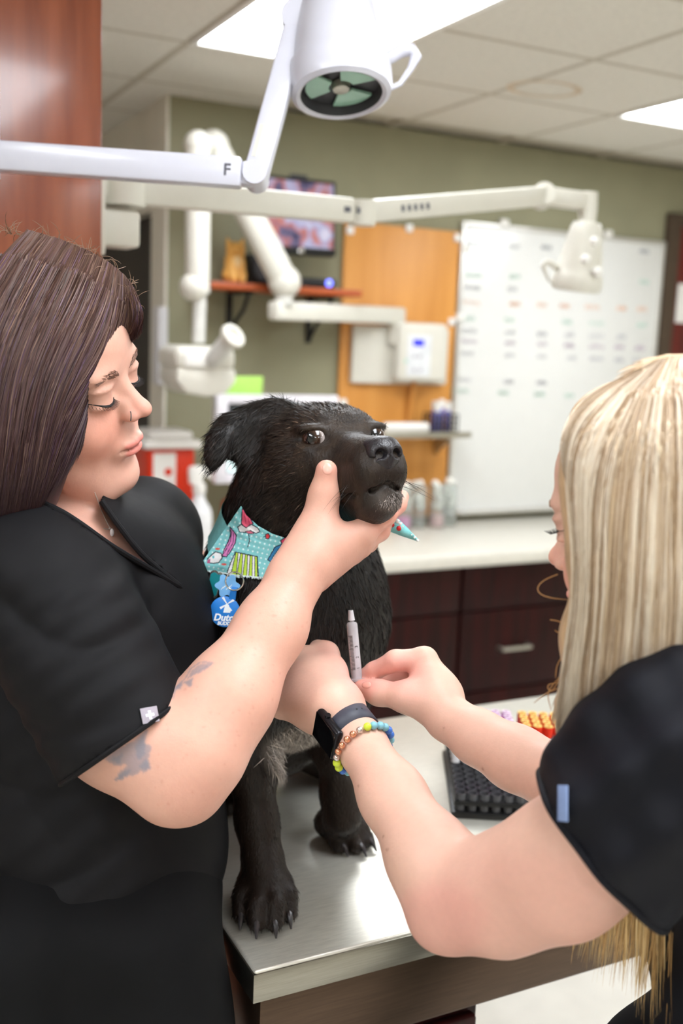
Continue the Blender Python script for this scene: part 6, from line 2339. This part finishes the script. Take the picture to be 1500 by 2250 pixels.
v, q, c = strands_on(Hb, gb, 15000, 18, 51, tones=b_tone, d0=0.6, d1=1.2, lift=(0.0005, 0.005), width=(0.0004, 0.0010), wave=2.2)
o = raw('hair_strands', v, q, M_strand, w2, colors=c); o['kind'] = 'stuff'
gf = [[(1440, 802), (1390, 826), (1306, 868), (1248, 908), (1236, 962), (1243, 1040)], [(1448, 802), (1405, 832), (1322, 880), (1264, 936), (1248, 1000), (1254, 1075)]]
v, q, c = strands_on(Hb, gf, 1800, 14, 52, tones=b_tone, d0=0.6, d1=1.2, lift=(0.001, 0.004), width=(0.0004, 0.0010), wave=2.0, grid=(6, 18))
o = raw('front_hair_strands', v, q, M_strand, w2, colors=c); o['kind'] = 'stuff'
# ends that come out below the raised arm, and a few stray hairs
rr = np.random.default_rng(18)
st = []
for i in range(420):
    f_ = rr.random() ** 0.7
    x0 = 1290 + 190 * f_ + rr.normal() * 12
    d_ = 0.90 + rr.normal() * 0.012
    x1 = x0 - (60 - 50 * f_) * rr.uniform(0.6, 1.4) + rr.normal() * 10
    y1 = 2040 + 210 * f_ * rr.uniform(0.5, 1.15) + rr.normal() * 20
    u = np.linspace(0, 1, 14)
    X_ = x0 + (x1 - x0) * u ** 1.6 + 5 * np.sin(u * 5 + rr.random() * 6)
    Y_ = 1640 + (y1 - 1640) * u
    st.append(np.array([P(a_, b_, d_ + 0.03 * u_) for a_, b_, u_ in zip(X_, Y_, u)]))
cs_ = np.array([lin((206, 170, 112)), lin((176, 136, 84)), lin((222, 192, 140))])[rr.integers(0, 3, len(st))]
v, q, c = ribbons(np.array(st), rr.uniform(0.0005, 0.0014, len(st)), -AXF, cs_, tip=0.08)
o = raw('hair_ends', v, q, M_strand, w2, colors=c); o['kind'] = 'stuff'
fl = []
for pts in ([(1225, 1262), (1186, 1275), (1172, 1300), (1200, 1315), (1250, 1318)], [(1208, 1362), (1226, 1364), (1246, 1376)], [(1240, 1385), (1224, 1390), (1218, 1384)],
            [(1242, 1430), (1222, 1462), (1220, 1490)], [(1238, 1470), (1212, 1530), (1195, 1502), (1232, 1500)], [(1232, 1510), (1200, 1522), (1172, 1545)], [(1236, 1480), (1200, 1520), (1210, 1560)]):
    g = np.array(pts, float)
    u = np.linspace(0, len(g) - 1, 14)
    xy = np.stack([np.interp(u, range(len(g)), g[:, 0]), np.interp(u, range(len(g)), g[:, 1])], 1)
    for _ in range(6):
        xy[1:-1] = xy[1:-1] * 0.5 + (xy[:-2] + xy[2:]) * 0.25
    fl.append(np.array([P(a_, b_, 0.87) for a_, b_ in xy]))
v, q, c = ribbons(np.array(fl), np.full(len(fl), 0.0009), -AXF, np.tile(lin((176, 130, 84)), (len(fl), 1)), tip=0.4)
o = raw('loose_hairs', v, q, M_strand, w2, colors=c); o['kind'] = 'stuff'

# ------------------------------------------------------------------ syringe
s_top, s_bot = P(771, 1352, 1.178), P(784, 1492, 1.178)
sx = unit(s_top - s_bot)
sy = empty('syringe', s_bot, 'slim clear plastic syringe with black scale marks in the fingers', 'syringe')
Ls = np.linalg.norm(s_top - s_bot)
Ms = frame(s_bot, z=sx, x=AXR)
rb = 0.0062
obj('barrel', lathe(BM(), [(rb, 0), (rb, Ls * 0.86), (rb * 0.8, Ls * 0.89), (rb * 0.4, Ls * 0.90), (rb * 0.34, Ls * 0.97), (rb * 0.2, Ls * 0.97), (rb * 0.3, Ls * 0.88), (rb * 0.86, Ls * 0.85), (rb * 0.86, 0)], Ms, 28, cap=False),
    mat('clear_syringe_plastic', (236, 232, 236), 0.12, var=0.0, trans=0.6, ior=1.2), sy)
obj('plunger_rod', lathe(BM(), [(0.0, -0.02), (rb * 0.55, -0.02), (rb * 0.55, Ls * 0.70), (0, Ls * 0.70)], Ms, 12), mat('milky_plunger', (226, 216, 220), 0.4), sy)
obj('plunger_disc', lathe(BM(), [(0.0, -0.023), (rb * 1.3, -0.023), (rb * 1.3, -0.020), (0, -0.020)], Ms, 20), MATS['milky_plunger'], sy)
obj('rubber_stopper', lathe(BM(), [(0.0, Ls * 0.70), (rb * 0.85, Ls * 0.70), (rb * 0.85, Ls * 0.78), (rb * 0.4, Ls * 0.82), (0, Ls * 0.825)], Ms, 20), M_black, sy)
obj('needle_hub', lathe(BM(), [(0.0, Ls * 0.92), (rb * 0.62, Ls * 0.92), (rb * 0.45, Ls * 1.08), (0, Ls * 1.08)], Ms, 16), mat('translucent_hub', (210, 208, 214), 0.3), sy)
obj('needle', tube(BM(), [s_top + sx * 0.002, s_top + sx * 0.009 + AXF * 0.024], 0.0005, 6), M_chrome, sy)
fl_ = BM()
lathe(fl_, [(rb * 0.9, -0.001), (rb * 1.75, -0.001), (rb * 1.75, 0.0012), (rb * 0.9, 0.0012)], Ms, 24)
obj('finger_flange', fl_, MATS['clear_syringe_plastic'], sy)
for i in range(26):
    h_ = Ls * (0.16 + 0.021 * i)
    a_len = 0.95 if i % 5 == 0 else 0.6
    pts = [np.array(Ms @ Vector(((rb + 0.0001) * math.cos(t_), (rb + 0.0001) * math.sin(t_), h_))) for t_ in np.linspace(-math.pi / 2 - a_len, -math.pi / 2 + 0.1 * 0, 6)]
    # marks face the viewer's side of the barrel
    vd = Vector(-AXF)
    b = BM()
    ctr = math.atan2(vd.dot(Ms.to_3x3().col[1]), vd.dot(Ms.to_3x3().col[0]))
    pts = [np.array(Ms @ Vector(((rb + 0.0001) * math.cos(ctr + t_), (rb + 0.0001) * math.sin(ctr + t_), h_))) for t_ in np.linspace(-0.1 - a_len, -0.1, 6)]
    obj('scale_mark', tube(b, pts, 0.00026, 4), M_black, sy)
for i, tx_ in enumerate('123'):
    hz_ = Ls * (0.16 + 0.021 * 5 * (i * 1.6 + 0.2))
    ang_c = ctr + 0.45
    pos = np.array(Ms @ Vector(((rb + 0.0002) * math.cos(ang_c), (rb + 0.0002) * math.sin(ang_c), hz_)))
    nz_ = unit(pos - np.array(Ms @ Vector((0, 0, hz_))))
    text_mesh('scale_number', tx_, 0.0050, frame(pos, z=nz_, y=unit(np.cross(nz_, sx))), M_black, sy, 0.00005)

# ------------------------------------------------------------------ watch and bracelet
M_strap = mat('slate_silicone', (62, 64, 76), 0.5, var=0.06)
wax = unit(P(835, 1705, 1.04) - P(735, 1535, 1.12))       # along the forearm, towards the elbow
wc = P(771, 1600, 1.094)


def wrist_ring(c, axis, n=72, off=0.0):
    """points where the plane through c square to axis meets the skin"""
    n1 = unit(np.cross(axis, AXF)); n2 = np.cross(axis, n1)
    out = []
    for a in np.linspace(0, 2 * math.pi, n + 1)[:-1]:
        d_ = n1 * math.cos(a) + n2 * math.sin(a)
        tt = np.linspace(0.006, 0.06, 160)
        sdv = B.dist(c[None] + d_[None] * tt[:, None])
        i = int(np.argmax(sdv > off))
        out.append(c + d_ * tt[i])
    out = np.array(out)
    for _ in range(4):
        out = out * 0.5 + (np.roll(out, 1, 0) + np.roll(out, -1, 0)) * 0.25
    return out


wt = empty('wristwatch', wc, 'black square smartwatch on a slate grey strap', 'watch')
axw = unit(wax + 0.10 * AXR - 0.05 * AXD)
r1_ = wrist_ring(wc, axw, off=0.0008)
ctr_ = r1_.mean(0)
hw_ = 0.0125
V_, Q_ = [], []
nR = len(r1_)
for i, p_ in enumerate(r1_):
    rad = unit((p_ - ctr_) - axw * np.dot(p_ - ctr_, axw))
    V_ += [p_ - axw * hw_, p_ + axw * hw_, p_ + axw * hw_ * 0.96 + rad * 0.0022, p_ - axw * hw_ * 0.96 + rad * 0.0022]
for i in range(nR):
    j = (i + 1) % nR
    for k in range(4):
        Q_.append((i * 4 + k, j * 4 + k, j * 4 + (k + 1) % 4, i * 4 + (k + 1) % 4))
raw('strap', np.array(V_), np.array(Q_), M_strap, wt)
fd = unit(V3((-0.82, 0.18, -0.55)))
fd = unit(fd - axw * np.dot(fd, axw))
j_ = int(np.argmax((r1_ - ctr_) @ fd))
wp_ = r1_[j_]
Mw_ = frame(wp_ + fd * 0.004, z=fd, y=axw)
obj('case', box(BM(), (-0.0185, -0.0215, -0.005), (0.0185, 0.0215, 0.005), 0.0042, Mw_, seg=4), mat('black_aluminium', (30, 29, 33), 0.28, 0.6, var=0.05), wt)
obj('glass', box(BM(), (-0.0163, -0.0193, 0.0045), (0.0163, 0.0193, 0.0057), 0.0006, Mw_), mat('black_glass', (6, 6, 8), 0.08, var=0.0, coat=0.5), wt)
obj('crown', lathe(BM(), [(0.0, 0.0), (0.0032, 0.0), (0.0032, 0.0022), (0, 0.0024)], frame(np.array(Mw_ @ Vector((-0.0185, -0.006, 0))), z=-np.array(Mw_.to_3x3().col[0]), x=axw), 16), MATS['black_aluminium'], wt)
vd_ = unit(-AXF - 0.5 * AXD + 0.5 * AXR)
for f_ in (0.28, 0.42):
    i = int(np.argmax((r1_ - ctr_) @ unit(-AXD * 0.8 + AXR * (f_ * 2 - 0.3) - AXF * 0.45)))
    rad = unit((r1_[i] - ctr_) - axw * np.dot(r1_[i] - ctr_, axw))
    obj('strap_hole', lathe(BM(), [(0, 0), (0.0011, 0), (0.0011, 0.0002), (0, 0.0002)], frame(r1_[i] + rad * 0.00215, z=rad, x=axw), 12), M_black, wt)

br = empty('bead_bracelet', P(785, 1630, 1.06), 'stretchy bead bracelet of lime, blue, gold and silver beads', 'bracelet')
axb = unit(wax + 0.30 * AXR + 0.22 * AXD - 0.35 * AXF)
rb_ = wrist_ring(P(792, 1648, 1.070), axb, 240, off=0.0038)
cum = np.concatenate([[0], np.cumsum(np.linalg.norm(np.diff(np.vstack([rb_, rb_[:1]]), axis=0), axis=1))])
n_b = int(cum[-1] / 0.0080)
bm_ = dict(l=mat('lime_glass_bead', (196, 214, 58), 0.25, var=0.05, coat=0.3), b=mat('blue_bead', (58, 110, 196), 0.3, coat=0.2), t=mat('pale_teal_bead', (126, 184, 200), 0.35, coat=0.2),
           g=mat('rose_gold_bead', (222, 160, 126), 0.22, 0.8, var=0.05), s=mat('silver_bead', (214, 206, 200), 0.2, 0.8))
st_i = int(np.argmin(((to_px(rb_) - (806, 1591)) ** 2).sum(1) + 1e4 * ((rb_ - rb_.mean(0)) @ AXF > 0.004)))
rb_ = np.roll(rb_, -st_i, 0)
pxr = to_px(rb_)
if pxr[20, 0] > pxr[0, 0]:
    rb_ = np.roll(rb_[::-1], 1, 0)
cum = np.concatenate([[0], np.cumsum(np.linalg.norm(np.diff(np.vstack([rb_, rb_[:1]]), axis=0), axis=1))])
seq = 'lsggggsllbtttbbttbtbbtttbbttbl'
bead_me = {}
for i in range(n_b):
    s_ = cum[-1] * i / n_b
    k = min(int(np.searchsorted(cum, s_)), len(rb_) - 1)
    m_ = seq[i % len(seq)]
    if m_ not in bead_me:
        o = obj('bead', ball(BM(), (0, 0, 0), 0.0036 if m_ in 'gs' else 0.0043, 14, 10), bm_[m_], br, world_coords=False)
        bead_me[m_] = o.data
    else:
        o = bpy.data.objects.new('bead', bead_me[m_]); COL.objects.link(o); o.parent = br
    o.location = Vector(rb_[k]) - br.location
pts = [P(845, 1640, 1.06), P(856, 1650, 1.055), P(872, 1662, 1.052), P(888, 1678, 1.05), P(896, 1690, 1.05)]
obj('cord_end', tube(BM(), pts, [0.0007, 0.0008, 0.0008, 0.0008, 0.0014], 6), M_black, br)
